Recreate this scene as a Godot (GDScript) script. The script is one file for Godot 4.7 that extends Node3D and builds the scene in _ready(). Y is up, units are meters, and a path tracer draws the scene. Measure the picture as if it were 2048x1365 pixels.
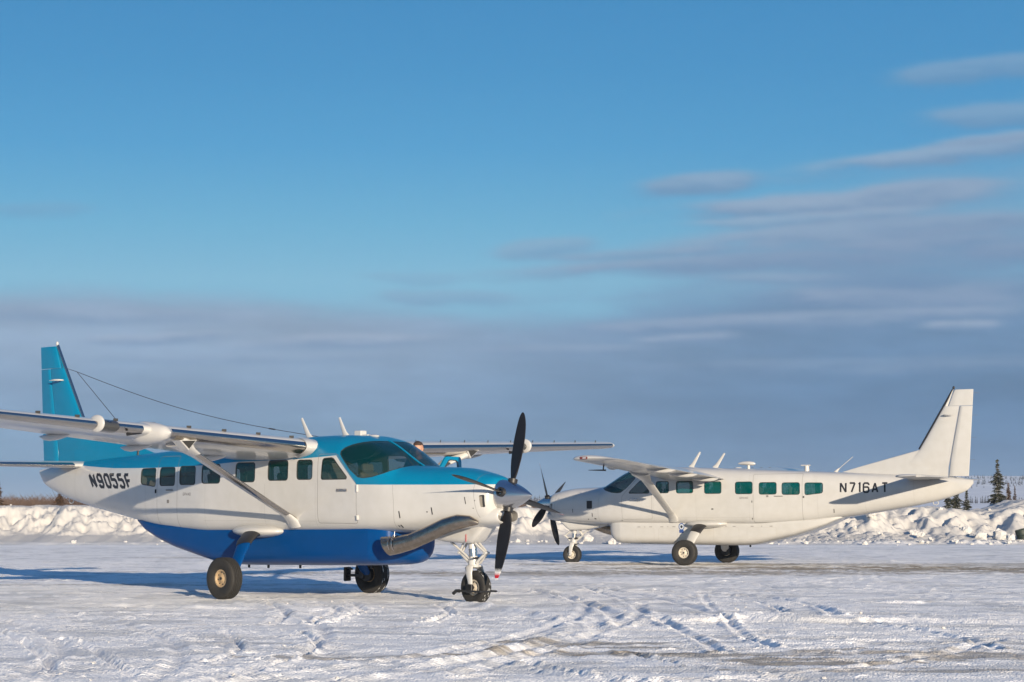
extends Node3D

const TAUF := 6.28318530718
var M := {}
var rng := RandomNumberGenerator.new()
var used := {}
const EXPO := 0.814 # the sky is computed as it looks at exposure 1

# ---------------------------------------------------------------- triangle soup
class Soup:
	var p := PackedVector3Array()
	var n := PackedVector3Array()
	func tri(a: Vector3, b: Vector3, c: Vector3, na: Vector3, nb: Vector3, nc: Vector3) -> void:
		var g := (b - a).cross(c - a)
		if g.length_squared() < 1e-15:
			return
		p.append(a)
		n.append(na)
		if g.dot(na + nb + nc) > 0.0:
			p.append(c)
			p.append(b)
			n.append(nc)
			n.append(nb)
		else:
			p.append(b)
			p.append(c)
			n.append(nb)
			n.append(nc)
	func flat(a: Vector3, b: Vector3, c: Vector3, out: Vector3) -> void:
		var g := (b - a).cross(c - a).normalized()
		if g.dot(out) < 0.0:
			g = -g
		tri(a, b, c, g, g, g)
	func quad(a: Vector3, b: Vector3, c: Vector3, d: Vector3, out: Vector3) -> void:
		flat(a, b, c, out)
		flat(a, c, d, out)
	func add(o: Soup) -> Soup:
		p.append_array(o.p)
		n.append_array(o.n)
		return self
	func moved(t: Transform3D) -> Soup:
		var s := Soup.new()
		var nb := t.basis.inverse().transposed()
		for i in range(0, p.size(), 3):
			s.tri(t * p[i], t * p[i + 1], t * p[i + 2], (nb * n[i]).normalized(), (nb * n[i + 1]).normalized(), (nb * n[i + 2]).normalized())
		return s
	func port() -> Soup:
		return moved(Transform3D(Basis(Vector3(1, 0, 0), Vector3(0, 1, 0), Vector3(0, 0, -1)), Vector3.ZERO))
	func shrunk(d: float, turn: bool) -> Soup:
		var s := Soup.new()
		var k := -1.0 if turn else 1.0
		for i in range(0, p.size(), 3):
			s.tri(p[i] - n[i] * d, p[i + 1] - n[i + 1] * d, p[i + 2] - n[i + 2] * d, n[i] * k, n[i + 1] * k, n[i + 2] * k)
		return s

# rows of points to a smooth surface; out: Vector3 to point along, or null for away from each row's centre
func sheet(rows: Array, wrap := true, out = null, caps := 0) -> Soup:
	var s := Soup.new()
	var nr := rows.size()
	var nc: int = rows[0].size()
	var norms := []
	for i in nr:
		var row: PackedVector3Array = rows[i]
		var lo: PackedVector3Array = rows[maxi(i - 1, 0)]
		var hi: PackedVector3Array = rows[mini(i + 1, nr - 1)]
		var ctr := Vector3.ZERO
		for q in row:
			ctr += q
		ctr /= nc
		var nn := PackedVector3Array()
		nn.resize(nc)
		for j in nc:
			var j0 := (j - 1 + nc) % nc if wrap else maxi(j - 1, 0)
			var j1 := (j + 1) % nc if wrap else mini(j + 1, nc - 1)
			var g := (hi[j] - lo[j]).cross(row[j1] - row[j0])
			if g.length_squared() < 1e-16:
				g = row[j] - ctr if out == null else out
				if g.length_squared() < 1e-12:
					g = row[j] - (rows[1][j] if i == 0 else rows[i - 1][j])
			g = g.normalized()
			var want: Vector3 = row[j] - ctr if out == null else out
			if g.dot(want) < 0.0:
				g = -g
			nn[j] = g
		norms.append(nn)
	for i in nr - 1:
		for j in (nc if wrap else nc - 1):
			var k := (j + 1) % nc
			s.tri(rows[i][j], rows[i][k], rows[i + 1][k], norms[i][j], norms[i][k], norms[i + 1][k])
			s.tri(rows[i][j], rows[i + 1][k], rows[i + 1][j], norms[i][j], norms[i + 1][k], norms[i + 1][j])
	if caps:
		for e in 2:
			if caps & (1 << e):
				var row: PackedVector3Array = rows[0] if e == 0 else rows[nr - 1]
				var nxt: PackedVector3Array = rows[1] if e == 0 else rows[nr - 2]
				var a := Vector3.ZERO
				var b := Vector3.ZERO
				for j in nc:
					a += row[j]
					b += nxt[j]
				a /= nc
				b /= nc
				for j in nc:
					s.flat(a, row[j], row[(j + 1) % nc], a - b)
	return s

func cbox(c: Vector3, size: Vector3, ch := 0.01, basis := Basis.IDENTITY) -> Soup:
	var s := Soup.new()
	var h := size * 0.5
	ch = minf(ch, minf(h.x, minf(h.y, h.z)) * 0.6)
	var t := Transform3D(basis, c)
	for ax in 3:
		for sg: float in [-1.0, 1.0]:
			var u := (ax + 1) % 3
			var v := (ax + 2) % 3
			var q := []
			for k in [[-1, -1], [1, -1], [1, 1], [-1, 1]]:
				var w := Vector3.ZERO
				w[ax] = sg * h[ax]
				w[u] = k[0] * (h[u] - ch)
				w[v] = k[1] * (h[v] - ch)
				q.append(t * w)
			var o := Vector3.ZERO
			o[ax] = sg
			s.quad(q[0], q[1], q[2], q[3], basis * o)
			for s2: float in [-1.0, 1.0]:
				var a := Vector3.ZERO
				var b := Vector3.ZERO
				a[ax] = sg * h[ax]
				a[u] = s2 * (h[u] - ch)
				b[ax] = sg * (h[ax] - ch)
				b[u] = s2 * h[u]
				var a2 := a
				var b2 := b
				a[v] = -(h[v] - ch)
				b[v] = a[v]
				a2[v] = h[v] - ch
				b2[v] = a2[v]
				var o2 := Vector3.ZERO
				o2[ax] = sg
				o2[u] = s2
				s.quad(t * a, t * b, t * b2, t * a2, basis * o2)
	for i in 8:
		var g := Vector3(1 if i & 1 else -1, 1 if i & 2 else -1, 1 if i & 4 else -1)
		s.flat(t * (g * Vector3(h.x, h.y - ch, h.z - ch)), t * (g * Vector3(h.x - ch, h.y, h.z - ch)), t * (g * Vector3(h.x - ch, h.y - ch, h.z)), basis * g)
	return s

# swept tube; ra along "side", rb across it; side is the preferred sideways direction
func tube(path: Array, ra: Array, rb: Array, seg := 12, side := Vector3(0, 0, 1), caps := 3) -> Soup:
	var rows := []
	var np := path.size()
	for i in np:
		var d: Vector3 = (path[mini(i + 1, np - 1)] - path[maxi(i - 1, 0)]).normalized()
		var u := (side - d * side.dot(d))
		if u.length_squared() < 1e-6:
			u = d.cross(Vector3(0.3, 1, 0.2))
		u = u.normalized()
		var v := d.cross(u)
		var row := PackedVector3Array()
		for j in seg:
			var a := TAUF * j / seg
			row.append(path[i] + u * (cos(a) * ra[mini(i, ra.size() - 1)]) + v * (sin(a) * rb[mini(i, rb.size() - 1)]))
		rows.append(row)
	return sheet(rows, true, null, caps)

func rod(a: Vector3, b: Vector3, r: float, r2 := -1.0, seg := 10) -> Soup:
	return tube([a, b], [r, r if r2 < 0 else r2], [r, r if r2 < 0 else r2], seg, Vector3(0.37, 0.1, 0.9))

# profile of (radius, height) turned about an axis
func lathe(pr: Array, seg: int, t: Transform3D, inner := false) -> Soup:
	var s := Soup.new()
	for k in pr.size() - 1:
		var a: Vector2 = pr[k]
		var b: Vector2 = pr[k + 1]
		var dn := Vector2(b.y - a.y, a.x - b.x).normalized()
		var na := dn
		var nb := dn
		if k > 0:
			var z: Vector2 = pr[k - 1]
			var d0 := Vector2(a.y - z.y, z.x - a.x).normalized()
			if d0.dot(dn) > 0.55:
				na = (d0 + dn).normalized()
		if k < pr.size() - 2:
			var z: Vector2 = pr[k + 2]
			var d1 := Vector2(z.y - b.y, b.x - z.x).normalized()
			if d1.dot(dn) > 0.55:
				nb = (d1 + dn).normalized()
		if inner:
			na = -na
			nb = -nb
		for j in seg:
			var c0 := Vector2(cos(TAUF * j / seg), sin(TAUF * j / seg))
			var c1 := Vector2(cos(TAUF * (j + 1) / seg), sin(TAUF * (j + 1) / seg))
			var f := func(q: Vector2, c: Vector2) -> Vector3: return Vector3(q.x * c.x, q.y, q.x * c.y)
			var p00: Vector3 = f.call(a, c0)
			var p01: Vector3 = f.call(a, c1)
			var p10: Vector3 = f.call(b, c0)
			var p11: Vector3 = f.call(b, c1)
			var n00: Vector3 = f.call(na, c0)
			var n01: Vector3 = f.call(na, c1)
			var n10: Vector3 = f.call(nb, c0)
			var n11: Vector3 = f.call(nb, c1)
			s.tri(t * p00, t * p01, t * p11, t.basis * n00, t.basis * n01, t.basis * n11)
			s.tri(t * p00, t * p11, t * p10, t.basis * n00, t.basis * n11, t.basis * n10)
	return s

func ball(c: Vector3, r: Vector3, seg := 20, rings := 12, basis := Basis.IDENTITY) -> Soup:
	var s := Soup.new()
	var t := Transform3D(basis, c)
	for i in rings:
		for j in seg:
			var q := []
			for k in [[i, j], [i, j + 1], [i + 1, j + 1], [i + 1, j]]:
				var a: float = PI * k[0] / rings
				var b: float = TAUF * k[1] / seg
				q.append(Vector3(sin(a) * cos(b), cos(a), sin(a) * sin(b)))
			var f := func(w: Vector3) -> Vector3: return (basis * (w / r)).normalized()
			s.tri(t * (q[0] * r), t * (q[1] * r), t * (q[2] * r), f.call(q[0]), f.call(q[1]), f.call(q[2]))
			s.tri(t * (q[0] * r), t * (q[2] * r), t * (q[3] * r), f.call(q[0]), f.call(q[2]), f.call(q[3]))
	return s

# split by an outline in the XY plane; side picks z > 0 or z < 0; gives [outside, inside]
func cut(s: Soup, poly: PackedVector2Array, side: int) -> Array:
	var o := Soup.new()
	var i_ := Soup.new()
	var lo := poly[0]
	var hi := poly[0]
	for q in poly:
		lo = lo.min(q)
		hi = hi.max(q)
	for i in range(0, s.p.size(), 3):
		cut_one(s.p[i], s.p[i + 1], s.p[i + 2], s.n[i], s.n[i + 1], s.n[i + 2], poly, side, lo, hi, o, i_, 0)
	return [o, i_]

func cut_one(a: Vector3, b: Vector3, c: Vector3, na: Vector3, nb: Vector3, nc: Vector3, poly: PackedVector2Array, side: int, lo: Vector2, hi: Vector2, o: Soup, inn: Soup, depth: int) -> void:
	if (side != 0 and (a.z + b.z + c.z) * side <= 0.0) or maxf(a.x, maxf(b.x, c.x)) < lo.x or minf(a.x, minf(b.x, c.x)) > hi.x or maxf(a.y, maxf(b.y, c.y)) < lo.y or minf(a.y, minf(b.y, c.y)) > hi.y:
		o.tri(a, b, c, na, nb, nc)
		return
	var A := Vector2(a.x, a.y)
	var B := Vector2(b.x, b.y)
	var C := Vector2(c.x, c.y)
	var den := (B - A).cross(C - A)
	if absf(den) < 2e-7:
		if Geometry2D.is_point_in_polygon((A + B + C) / 3.0, poly):
			inn.tri(a, b, c, na, nb, nc)
		else:
			o.tri(a, b, c, na, nb, nc)
		return
	var t := PackedVector2Array([A, B, C])
	var pi_ := Geometry2D.intersect_polygons(t, poly)
	if pi_.is_empty():
		o.tri(a, b, c, na, nb, nc)
		return
	var po := Geometry2D.clip_polygons(t, poly)
	if po.is_empty():
		inn.tri(a, b, c, na, nb, nc)
		return
	var holed := false
	for q in po:
		if Geometry2D.is_polygon_clockwise(q) and po.size() > 1:
			holed = true
	if holed and depth < 4:
		var ab := (a + b) / 2
		var bc := (b + c) / 2
		var ca := (c + a) / 2
		var nab := (na + nb).normalized()
		var nbc := (nb + nc).normalized()
		var nca := (nc + na).normalized()
		cut_one(a, ab, ca, na, nab, nca, poly, side, lo, hi, o, inn, depth + 1)
		cut_one(ab, b, bc, nab, nb, nbc, poly, side, lo, hi, o, inn, depth + 1)
		cut_one(ca, bc, c, nca, nbc, nc, poly, side, lo, hi, o, inn, depth + 1)
		cut_one(ab, bc, ca, nab, nbc, nca, poly, side, lo, hi, o, inn, depth + 1)
		return
	for k in 2:
		var dst := o if k == 0 else inn
		for q in (po if k == 0 else pi_):
			var idx := Geometry2D.triangulate_polygon(q)
			for e in range(0, idx.size(), 3):
				var P := []
				var N := []
				for g in 3:
					var w: Vector2 = q[idx[e + g]]
					var l1 := (w - A).cross(C - A) / den
					var l2 := (B - A).cross(w - A) / den
					P.append(a + (b - a) * l1 + (c - a) * l2)
					N.append((na + (nb - na) * l1 + (nc - na) * l2).normalized())
				dst.tri(P[0], P[1], P[2], N[0], N[1], N[2])

func rrect(x0: float, y0: float, x1: float, y1: float, r: float, seg := 5) -> PackedVector2Array:
	return rounded([Vector2(x0, y0), Vector2(x1, y0), Vector2(x1, y1), Vector2(x0, y1)], r, seg)

func rounded(pts: Array, r: float, seg := 5) -> PackedVector2Array:
	var out := PackedVector2Array()
	var n := pts.size()
	for i in n:
		var a: Vector2 = pts[(i + n - 1) % n]
		var b: Vector2 = pts[i]
		var c: Vector2 = pts[(i + 1) % n]
		var rr := minf(r, minf(a.distance_to(b), c.distance_to(b)) * 0.45)
		var p0 := b + (a - b).normalized() * rr
		var p2 := b + (c - b).normalized() * rr
		for k in seg + 1:
			var t := float(k) / seg
			out.append(p0.lerp(b, t).lerp(b.lerp(p2, t), t))
	return out

func line_poly(pts: PackedVector2Array, w: float) -> Array:
	return Geometry2D.offset_polyline(pts, w * 0.5, Geometry2D.JOIN_MITER, Geometry2D.END_SQUARE)

func grown(p: PackedVector2Array, d: float) -> PackedVector2Array:
	return Geometry2D.offset_polygon(p, d, Geometry2D.JOIN_ROUND)[0]

# ---------------------------------------------------------------- nodes
func own_name(parent: Node, called: String) -> String:
	var key := str(parent.get_instance_id()) + called
	var k: int = used.get(key, 0)
	used[key] = k + 1
	return called if k == 0 else "%s_%03d" % [called, k]

func thing(called: String, label: String, category: String, group := "") -> Node3D:
	var o := Node3D.new()
	o.name = own_name(self, called)
	add_child(o)
	tag(o, label, category, group)
	return o

func tag(o: Node, label: String, category: String, group := "", kind := "") -> void:
	o.set_meta("label", label)
	if category:
		o.set_meta("category", category)
	if group:
		o.set_meta("group", group)
	if kind:
		o.set_meta("kind", kind)

func mesh_of(list: Array) -> ArrayMesh:
	var m := ArrayMesh.new()
	for e in list:
		var s: Soup = e[0]
		if s.p.is_empty():
			continue
		var arr := []
		arr.resize(Mesh.ARRAY_MAX)
		arr[Mesh.ARRAY_VERTEX] = s.p
		arr[Mesh.ARRAY_NORMAL] = s.n
		m.add_surface_from_arrays(Mesh.PRIMITIVE_TRIANGLES, arr)
		m.surface_set_material(m.get_surface_count() - 1, e[1])
	return m

func part(parent: Node, called: String, list: Array) -> MeshInstance3D:
	var o := MeshInstance3D.new()
	o.name = own_name(parent, called)
	o.mesh = mesh_of(list)
	parent.add_child(o)
	return o

func group_part(parent: Node, called: String) -> Node3D:
	var o := Node3D.new()
	o.name = own_name(parent, called)
	parent.add_child(o)
	return o

func lin(r: float, g: float, b: float) -> Color:
	return Color(r, g, b).linear_to_srgb()

func mat(called: String, c: Color, rough: float, metal := 0.0) -> StandardMaterial3D:
	var m := StandardMaterial3D.new()
	m.resource_name = called
	m.albedo_color = c
	m.roughness = rough
	m.metallic = metal
	M[called] = m
	return m

func noise_tex(freq: float, seed_: int, lo: Color, hi: Color, oct := 4, size := 512, normal := false, bump := 4.0) -> NoiseTexture2D:
	var n := FastNoiseLite.new()
	n.seed = seed_
	n.frequency = freq
	n.fractal_octaves = oct
	var t := NoiseTexture2D.new()
	t.width = size
	t.height = size
	t.seamless = true
	t.noise = n
	if normal:
		t.as_normal_map = true
		t.bump_strength = bump
	else:
		var g := Gradient.new()
		g.set_color(0, lo)
		g.set_color(1, hi)
		t.color_ramp = g
	return t

func materials() -> void:
	var skin := noise_tex(0.012, 5, Color.WHITE, Color.WHITE, 3, 512, true, 3.0)
	var dust := noise_tex(0.01, 8, Color(0.965, 0.962, 0.955), Color(1, 1, 1), 4)
	for e in [["white_paint", lin(0.47, 0.47, 0.467)], ["cream_paint", lin(0.45, 0.45, 0.446)], ["sky_blue_paint", lin(0.0, 0.165, 0.315)], ["deep_blue_paint", lin(0.0, 0.046, 0.185)]]:
		var m := mat(e[0], e[1], 0.3)
		m.albedo_texture = dust
		m.normal_enabled = true
		m.normal_texture = skin
		m.normal_scale = 0.12
		m.uv1_triplanar = true
		m.uv1_scale = Vector3(0.6, 0.6, 0.6)
		m.clearcoat_enabled = true
		m.clearcoat = 0.5 if "paint" in e[0] and not "blue" in e[0] else 0.2
		m.clearcoat_roughness = 0.08
		if e[0] == "deep_blue_paint":
			m.clearcoat_enabled = false
			m.metallic_specular = 0.3
	mat("seam", lin(0.16, 0.155, 0.15), 0.7)
	mat("dark_slot", lin(0.02, 0.02, 0.02), 0.8)
	mat("letter_black", lin(0.008, 0.008, 0.012), 0.4)
	mat("rubber_seal", lin(0.02, 0.022, 0.022), 0.6)
	var ch := mat("polished_metal", lin(0.58, 0.57, 0.56), 0.27, 1.0)
	ch.normal_enabled = true
	ch.normal_texture = skin
	ch.normal_scale = 0.06
	ch.uv1_triplanar = true
	var ti := mat("edge_metal", lin(0.46, 0.43, 0.40), 0.20, 1.0)
	ti.normal_enabled = true
	ti.normal_texture = skin
	ti.normal_scale = 0.08
	ti.uv1_triplanar = true
	var ex := mat("exhaust_metal", lin(0.42, 0.385, 0.345), 0.27, 1.0)
	ex.albedo_texture = noise_tex(0.02, 31, Color(0.80, 0.74, 0.67), Color(1, 0.99, 0.97), 3)
	ex.uv1_triplanar = true
	ex.uv1_scale = Vector3(0.9, 0.9, 0.9)
	mat("soot", lin(0.012, 0.011, 0.01), 0.9)
	mat("glove_black", lin(0.018, 0.018, 0.02), 0.45)
	var bl := mat("blade_black", lin(0.010, 0.010, 0.012), 0.42)
	bl.metallic_specular = 0.35
	mat("band_white", lin(0.7, 0.7, 0.7), 0.5)
	mat("band_red", lin(0.5, 0.01, 0.02), 0.5)
	var ty := mat("tyre_rubber", lin(0.016, 0.0155, 0.015), 0.75)
	ty.albedo_texture = noise_tex(0.02, 12, Color(0.75, 0.74, 0.72), Color(1.25, 1.22, 1.2), 5)
	ty.uv1_triplanar = true
	ty.uv1_scale = Vector3(2, 2, 2)
	mat("packed_snow", lin(0.7, 0.71, 0.73), 0.9)
	var rm := mat("wheel_paint", lin(0.60, 0.585, 0.54), 0.5)
	rm.albedo_texture = noise_tex(0.02, 14, Color(0.8, 0.74, 0.66), Color(1, 1, 1), 4)
	rm.uv1_triplanar = true
	rm.uv1_scale = Vector3(3, 3, 3)
	var rb := mat("dusty_wheel_paint", lin(0.42, 0.33, 0.22), 0.55)
	rb.albedo_texture = rm.albedo_texture
	rb.uv1_triplanar = true
	rb.uv1_scale = Vector3(3, 3, 3)
	mat("dark_metal", lin(0.03, 0.03, 0.032), 0.45, 0.4)
	mat("lining", lin(0.20, 0.205, 0.17), 0.85)
	mat("seat_cloth", lin(0.13, 0.14, 0.13), 0.9)
	mat("pale_seat", lin(0.42, 0.42, 0.36), 0.9)
	mat("panel_dark", lin(0.015, 0.016, 0.018), 0.8)
	for e in [["tinted_glass", 0.0, 0.030, 0.028, 0.58], ["teal_glass", 0.0, 0.085, 0.082, 0.62], ["dark_glass", 0.0, 0.024, 0.023, 0.72]]:
		var gl := mat(e[0], Color(lin(e[1], e[2], e[3]), e[4]), 0.03)
		gl.transparency = BaseMaterial3D.TRANSPARENCY_ALPHA
		gl.cull_mode = BaseMaterial3D.CULL_DISABLED
	mat("lamp_glass", Color(lin(0.01, 0.012, 0.015), 0.7), 0.04).transparency = BaseMaterial3D.TRANSPARENCY_ALPHA
	mat("red_lens", lin(0.12, 0.025, 0.02), 0.2)
	mat("decal_blue", lin(0.02, 0.06, 0.22), 0.5)
	mat("decal_pale", lin(0.4, 0.45, 0.52), 0.5)
	mat("wire", lin(0.03, 0.03, 0.035), 0.6)
	var sn := mat("snow", Color(1, 1, 1), 0.75)
	sn.vertex_color_use_as_albedo = true
	sn.metallic_specular = 0.3
	sn.heightmap_enabled = true
	sn.heightmap_texture = noise_tex(0.05, 77, Color.BLACK, Color.WHITE, 5, 1024)
	sn.heightmap_scale = 1.7
	sn.uv1_triplanar = true
	sn.uv1_world_triplanar = true
	sn.uv1_scale = Vector3(0.55, 0.55, 0.55)
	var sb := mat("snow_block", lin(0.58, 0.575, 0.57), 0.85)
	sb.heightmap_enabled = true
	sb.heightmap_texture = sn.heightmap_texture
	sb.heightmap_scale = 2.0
	sb.uv1_triplanar = true
	sb.uv1_world_triplanar = true
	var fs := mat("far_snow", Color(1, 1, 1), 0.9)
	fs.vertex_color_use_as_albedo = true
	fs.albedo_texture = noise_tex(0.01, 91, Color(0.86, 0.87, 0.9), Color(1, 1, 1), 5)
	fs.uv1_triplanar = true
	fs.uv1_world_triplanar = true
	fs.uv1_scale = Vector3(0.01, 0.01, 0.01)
	mat("bark", lin(0.055, 0.04, 0.03), 0.9)
	var nd := mat("needles", lin(0.035, 0.038, 0.018), 0.85)
	nd.vertex_color_use_as_albedo = false
	nd.cull_mode = BaseMaterial3D.CULL_DISABLED
	mat("brown_needles", lin(0.075, 0.042, 0.022), 0.85).cull_mode = BaseMaterial3D.CULL_DISABLED
	mat("branch_snow", lin(0.8, 0.8, 0.82), 0.9).cull_mode = BaseMaterial3D.CULL_DISABLED
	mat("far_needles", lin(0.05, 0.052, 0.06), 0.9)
	mat("willow_twig", lin(0.082, 0.055, 0.044), 0.9).cull_mode = BaseMaterial3D.CULL_DISABLED
	mat("skin", lin(0.42, 0.23, 0.16), 0.6)
	mat("hair", lin(0.035, 0.018, 0.012), 0.7)
	mat("jacket", lin(0.05, 0.055, 0.07), 0.85)
	mat("trousers", lin(0.02, 0.022, 0.03), 0.9)
	mat("barrel_green", lin(0.012, 0.022, 0.018), 0.6)

# ---------------------------------------------------------------- scene
func _ready() -> void:
	var cam := Camera3D.new()
	cam.name = "camera"
	cam.fov = 18.405
	cam.near = 0.1
	cam.far = 12000.0
	cam.position = Vector3(0, 1.41, 0)
	cam.rotation = Vector3(deg_to_rad(4.668), 0, 0)
	add_child(cam)
	cam.current = true
	var env := Environment.new()
	env.background_mode = Environment.BG_SKY
	env.sky = Sky.new()
	env.sky.sky_material = make_sky()
	env.tonemap_mode = Environment.TONE_MAPPER_LINEAR
	env.tonemap_exposure = 1.55
	env.fog_enabled = true
	env.fog_density = 0.00022
	env.fog_light_color = Color(0.72, 0.80, 0.90)
	env.sdfgi_enabled = true
	env.ssao_enabled = true
	env.ssil_enabled = true
	var we := WorldEnvironment.new()
	we.name = "world_environment"
	we.environment = env
	add_child(we)
	var sun := DirectionalLight3D.new()
	sun.name = "sun"
	sun.light_energy = 1.6
	sun.light_color = Color(1.0, 0.925, 0.815)
	sun.light_angular_distance = 0.53
	sun.shadow_enabled = true
	var el := deg_to_rad(10.6)
	var dir := Vector3(-0.345 * cos(el), -sin(el), -0.9386 * cos(el))
	sun.basis = Basis.looking_at(dir, Vector3.UP)
	add_child(sun)

	rng.seed = 1
	for e in [[GA, 3, 0.35, 4], [GB, 9, 0.9, 4], [GC, 15, 3.2, 4]]:
		e[0].seed = e[1]
		e[0].frequency = e[2]
		e[0].fractal_octaves = e[3]
	materials()
	far_ground()
	for k in 46: # old tyre tracks, faint and wide
		var ctr := Vector2(rng.randf_range(-15, 15), rng.randf_range(-52, -12))
		var rad := rng.randf_range(4.0, 16.0)
		var a0 := rng.randf() * TAUF
		var one := [rng.randf_range(.04, .08), rng.randf_range(.006, .015), rng.randf_range(.004, .008)]
		for q in 7:
			var a := a0 + (0.22 + 1.2 / rad) * q
			one.append(ctr.x + cos(a) * rad)
			one.append(ctr.y + sin(a) * rad * 0.9)
		RUTS.append(one)
	var strips := [[-9.0, 9.0, .027, -13.0, -30.2, .042], [-17.0, 17.0, .05, -30.0, -62.2, .08], [-27.0, 28.0, .12, -62.0, -86.2, .16], [-40.0, 42.0, .13, -86.0, -124.0, .15]]
	var sn := ["snowy_apron", "snowy_apron", "snowy_apron", "ploughed_snow_bank"]
	for k in 4:
		var s: Array = strips[k]
		var g := snow_strip(s[0], s[1], s[2], s[3], s[4], s[5])
		g.name = own_name(self, sn[k])
		add_child(g)
		tag(g, ["rutted snow and ice of the apron nearest the camera", "packed snow of the apron around the blue airplane", "smooth icy apron behind the white airplane", "ploughed bank of rough snow along the far side of the apron"][k], "ground", "", "structure")
	trees()
	snow_things()

	var blue := thing("propeller_airplane", "blue and white single propeller airplane with bright blue cargo pod", "airplane", "")
	blue.transform = Transform3D(Basis(Vector3.UP, -0.725721) * Basis(Vector3(0, 0, 1), -0.0042), Vector3(-3.597, 0, -36.054))
	airplane(blue, true)
	var white := thing("propeller_airplane", "all white single propeller airplane parked before the snow bank", "airplane", "")
	white.transform = Transform3D(Basis(Vector3.UP, 2.69986) * Basis(Vector3(0, 0, 1), -0.00813), Vector3(5.3834, 0, -58.544))
	airplane(white, false)
	person(blue.transform * Transform3D(Basis(Vector3.UP, deg_to_rad(-62)), Vector3(1.66, 0.845, -1.17)))

func snow_things() -> void:
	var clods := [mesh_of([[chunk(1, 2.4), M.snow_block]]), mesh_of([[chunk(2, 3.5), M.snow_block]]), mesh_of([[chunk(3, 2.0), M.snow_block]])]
	rng.seed = 90
	for q in 3:
		var l := []
		for k in 90:
			var r: Array = RUTS[rng.randi() % 24]
			var n := (r.size() - 3) / 2
			var i := rng.randi() % (n - 1)
			var p := Vector2(r[3 + i * 2], r[4 + i * 2]).lerp(Vector2(r[5 + i * 2], r[6 + i * 2]), rng.randf())
			var s := 0.012 + 0.03 * pow(rng.randf(), 3.0)
			p += Vector2(rng.randfn() * 0.22, rng.randfn() * 0.35)
			l.append(Transform3D(Basis.from_euler(Vector3(rng.randf() * 6, rng.randf() * 6, rng.randf() * 6)).scaled(Vector3(s, s * 0.7, s)), Vector3(p.x, snow_height(p.x, p.y) + s * 0.15, p.y)))
		for k in 200:
			var x := rng.randf_range(-30, 31) if k % 4 == 0 else rng.randf_range(-1, 31)
			var t := rng.randfn() * 0.8 + 0.6 if rng.randf() < 0.55 else rng.randf_range(0.0, 11.0)
			var z := bank_foot(x) - t
			var s := 0.03 + 0.20 * pow(rng.randf(), 5.0)
			l.append(Transform3D(Basis.from_euler(Vector3(rng.randf() * 6, rng.randf() * 6, rng.randf() * 6)).scaled(Vector3(s, s * 0.8, s)), Vector3(x, snow_height(x, z) + s * 0.2, z)))
		many("snow_clods", clods[q], l, ["small loose clods of snow along the ruts and the bank", "angular broken clods of snow along the ruts and the bank", "rounded crumbs of snow along the ruts and the bank"][q], "snow")
	var blocks := [[1741, 1049, -99.5, .62, "large pale snow block under the white airplane's rear fuselage"], [1826, 1050, -99.0, .42, "upright snow block casting a blue shadow below the white airplane's tail"], [1839, 1057, -97.8, .30, "small low snow block beside the upright one"], [1930, 1048, -98.5, .5, "snow slab set in the bank's face under the tall spruce"], [1957, 1064, -96.5, .48, "rounded snow block at the foot of the bank below the tall spruce"], [1996, 1061, -96.8, .55, "pale snow block left of the dark drum"], [2018, 1075, -95.0, .40, "low snow block in front of the dark drum"], [1224, 1078, -95.5, .34, "snow lump at the foot of the bank under the cargo pod's front"], [1175, 1060, -98.0, .42, "snow lump in the gap behind the white airplane's nose wheel"]]
	for k in blocks.size():
		var b: Array = blocks[k]
		var x: float = (b[0] - 1024.0) / 4213.0 * -b[2]
		var o := MeshInstance3D.new()
		o.name = own_name(self, "snow_block")
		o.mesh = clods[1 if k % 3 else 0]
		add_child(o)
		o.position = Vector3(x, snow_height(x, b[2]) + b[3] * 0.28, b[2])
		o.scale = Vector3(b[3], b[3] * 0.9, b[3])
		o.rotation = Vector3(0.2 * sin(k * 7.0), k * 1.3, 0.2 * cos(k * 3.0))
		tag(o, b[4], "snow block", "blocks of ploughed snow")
	# dark drum half sunk in the bank at the right edge
	var dr := thing("steel_drum", "dark green steel drum half buried in the snow bank at right", "drum")
	var dx := (2044.0 - 1024.0) / 4213.0 * 97.0
	dr.transform = Transform3D(Basis(Vector3(0, 0, 1), 0.25) * Basis(Vector3(0, 1, 0), 0.4), Vector3(dx, snow_height(dx, -97.0) - 0.05, -97.0))
	part(dr, "shell", [[lathe([Vector2(0.0, 0.0), Vector2(0.27, 0.0), Vector2(0.285, 0.02), Vector2(0.275, 0.05), Vector2(0.275, 0.27), Vector2(0.29, 0.29), Vector2(0.275, 0.31), Vector2(0.275, 0.52), Vector2(0.285, 0.55), Vector2(0.265, 0.56), Vector2(0.255, 0.53), Vector2(0.0, 0.53)], 24, Transform3D.IDENTITY), M.barrel_green]])
	part(dr, "bung", [[rod(Vector3(0.15, 0.53, 0), Vector3(0.15, 0.55, 0), 0.03), M.dark_metal]])

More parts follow.
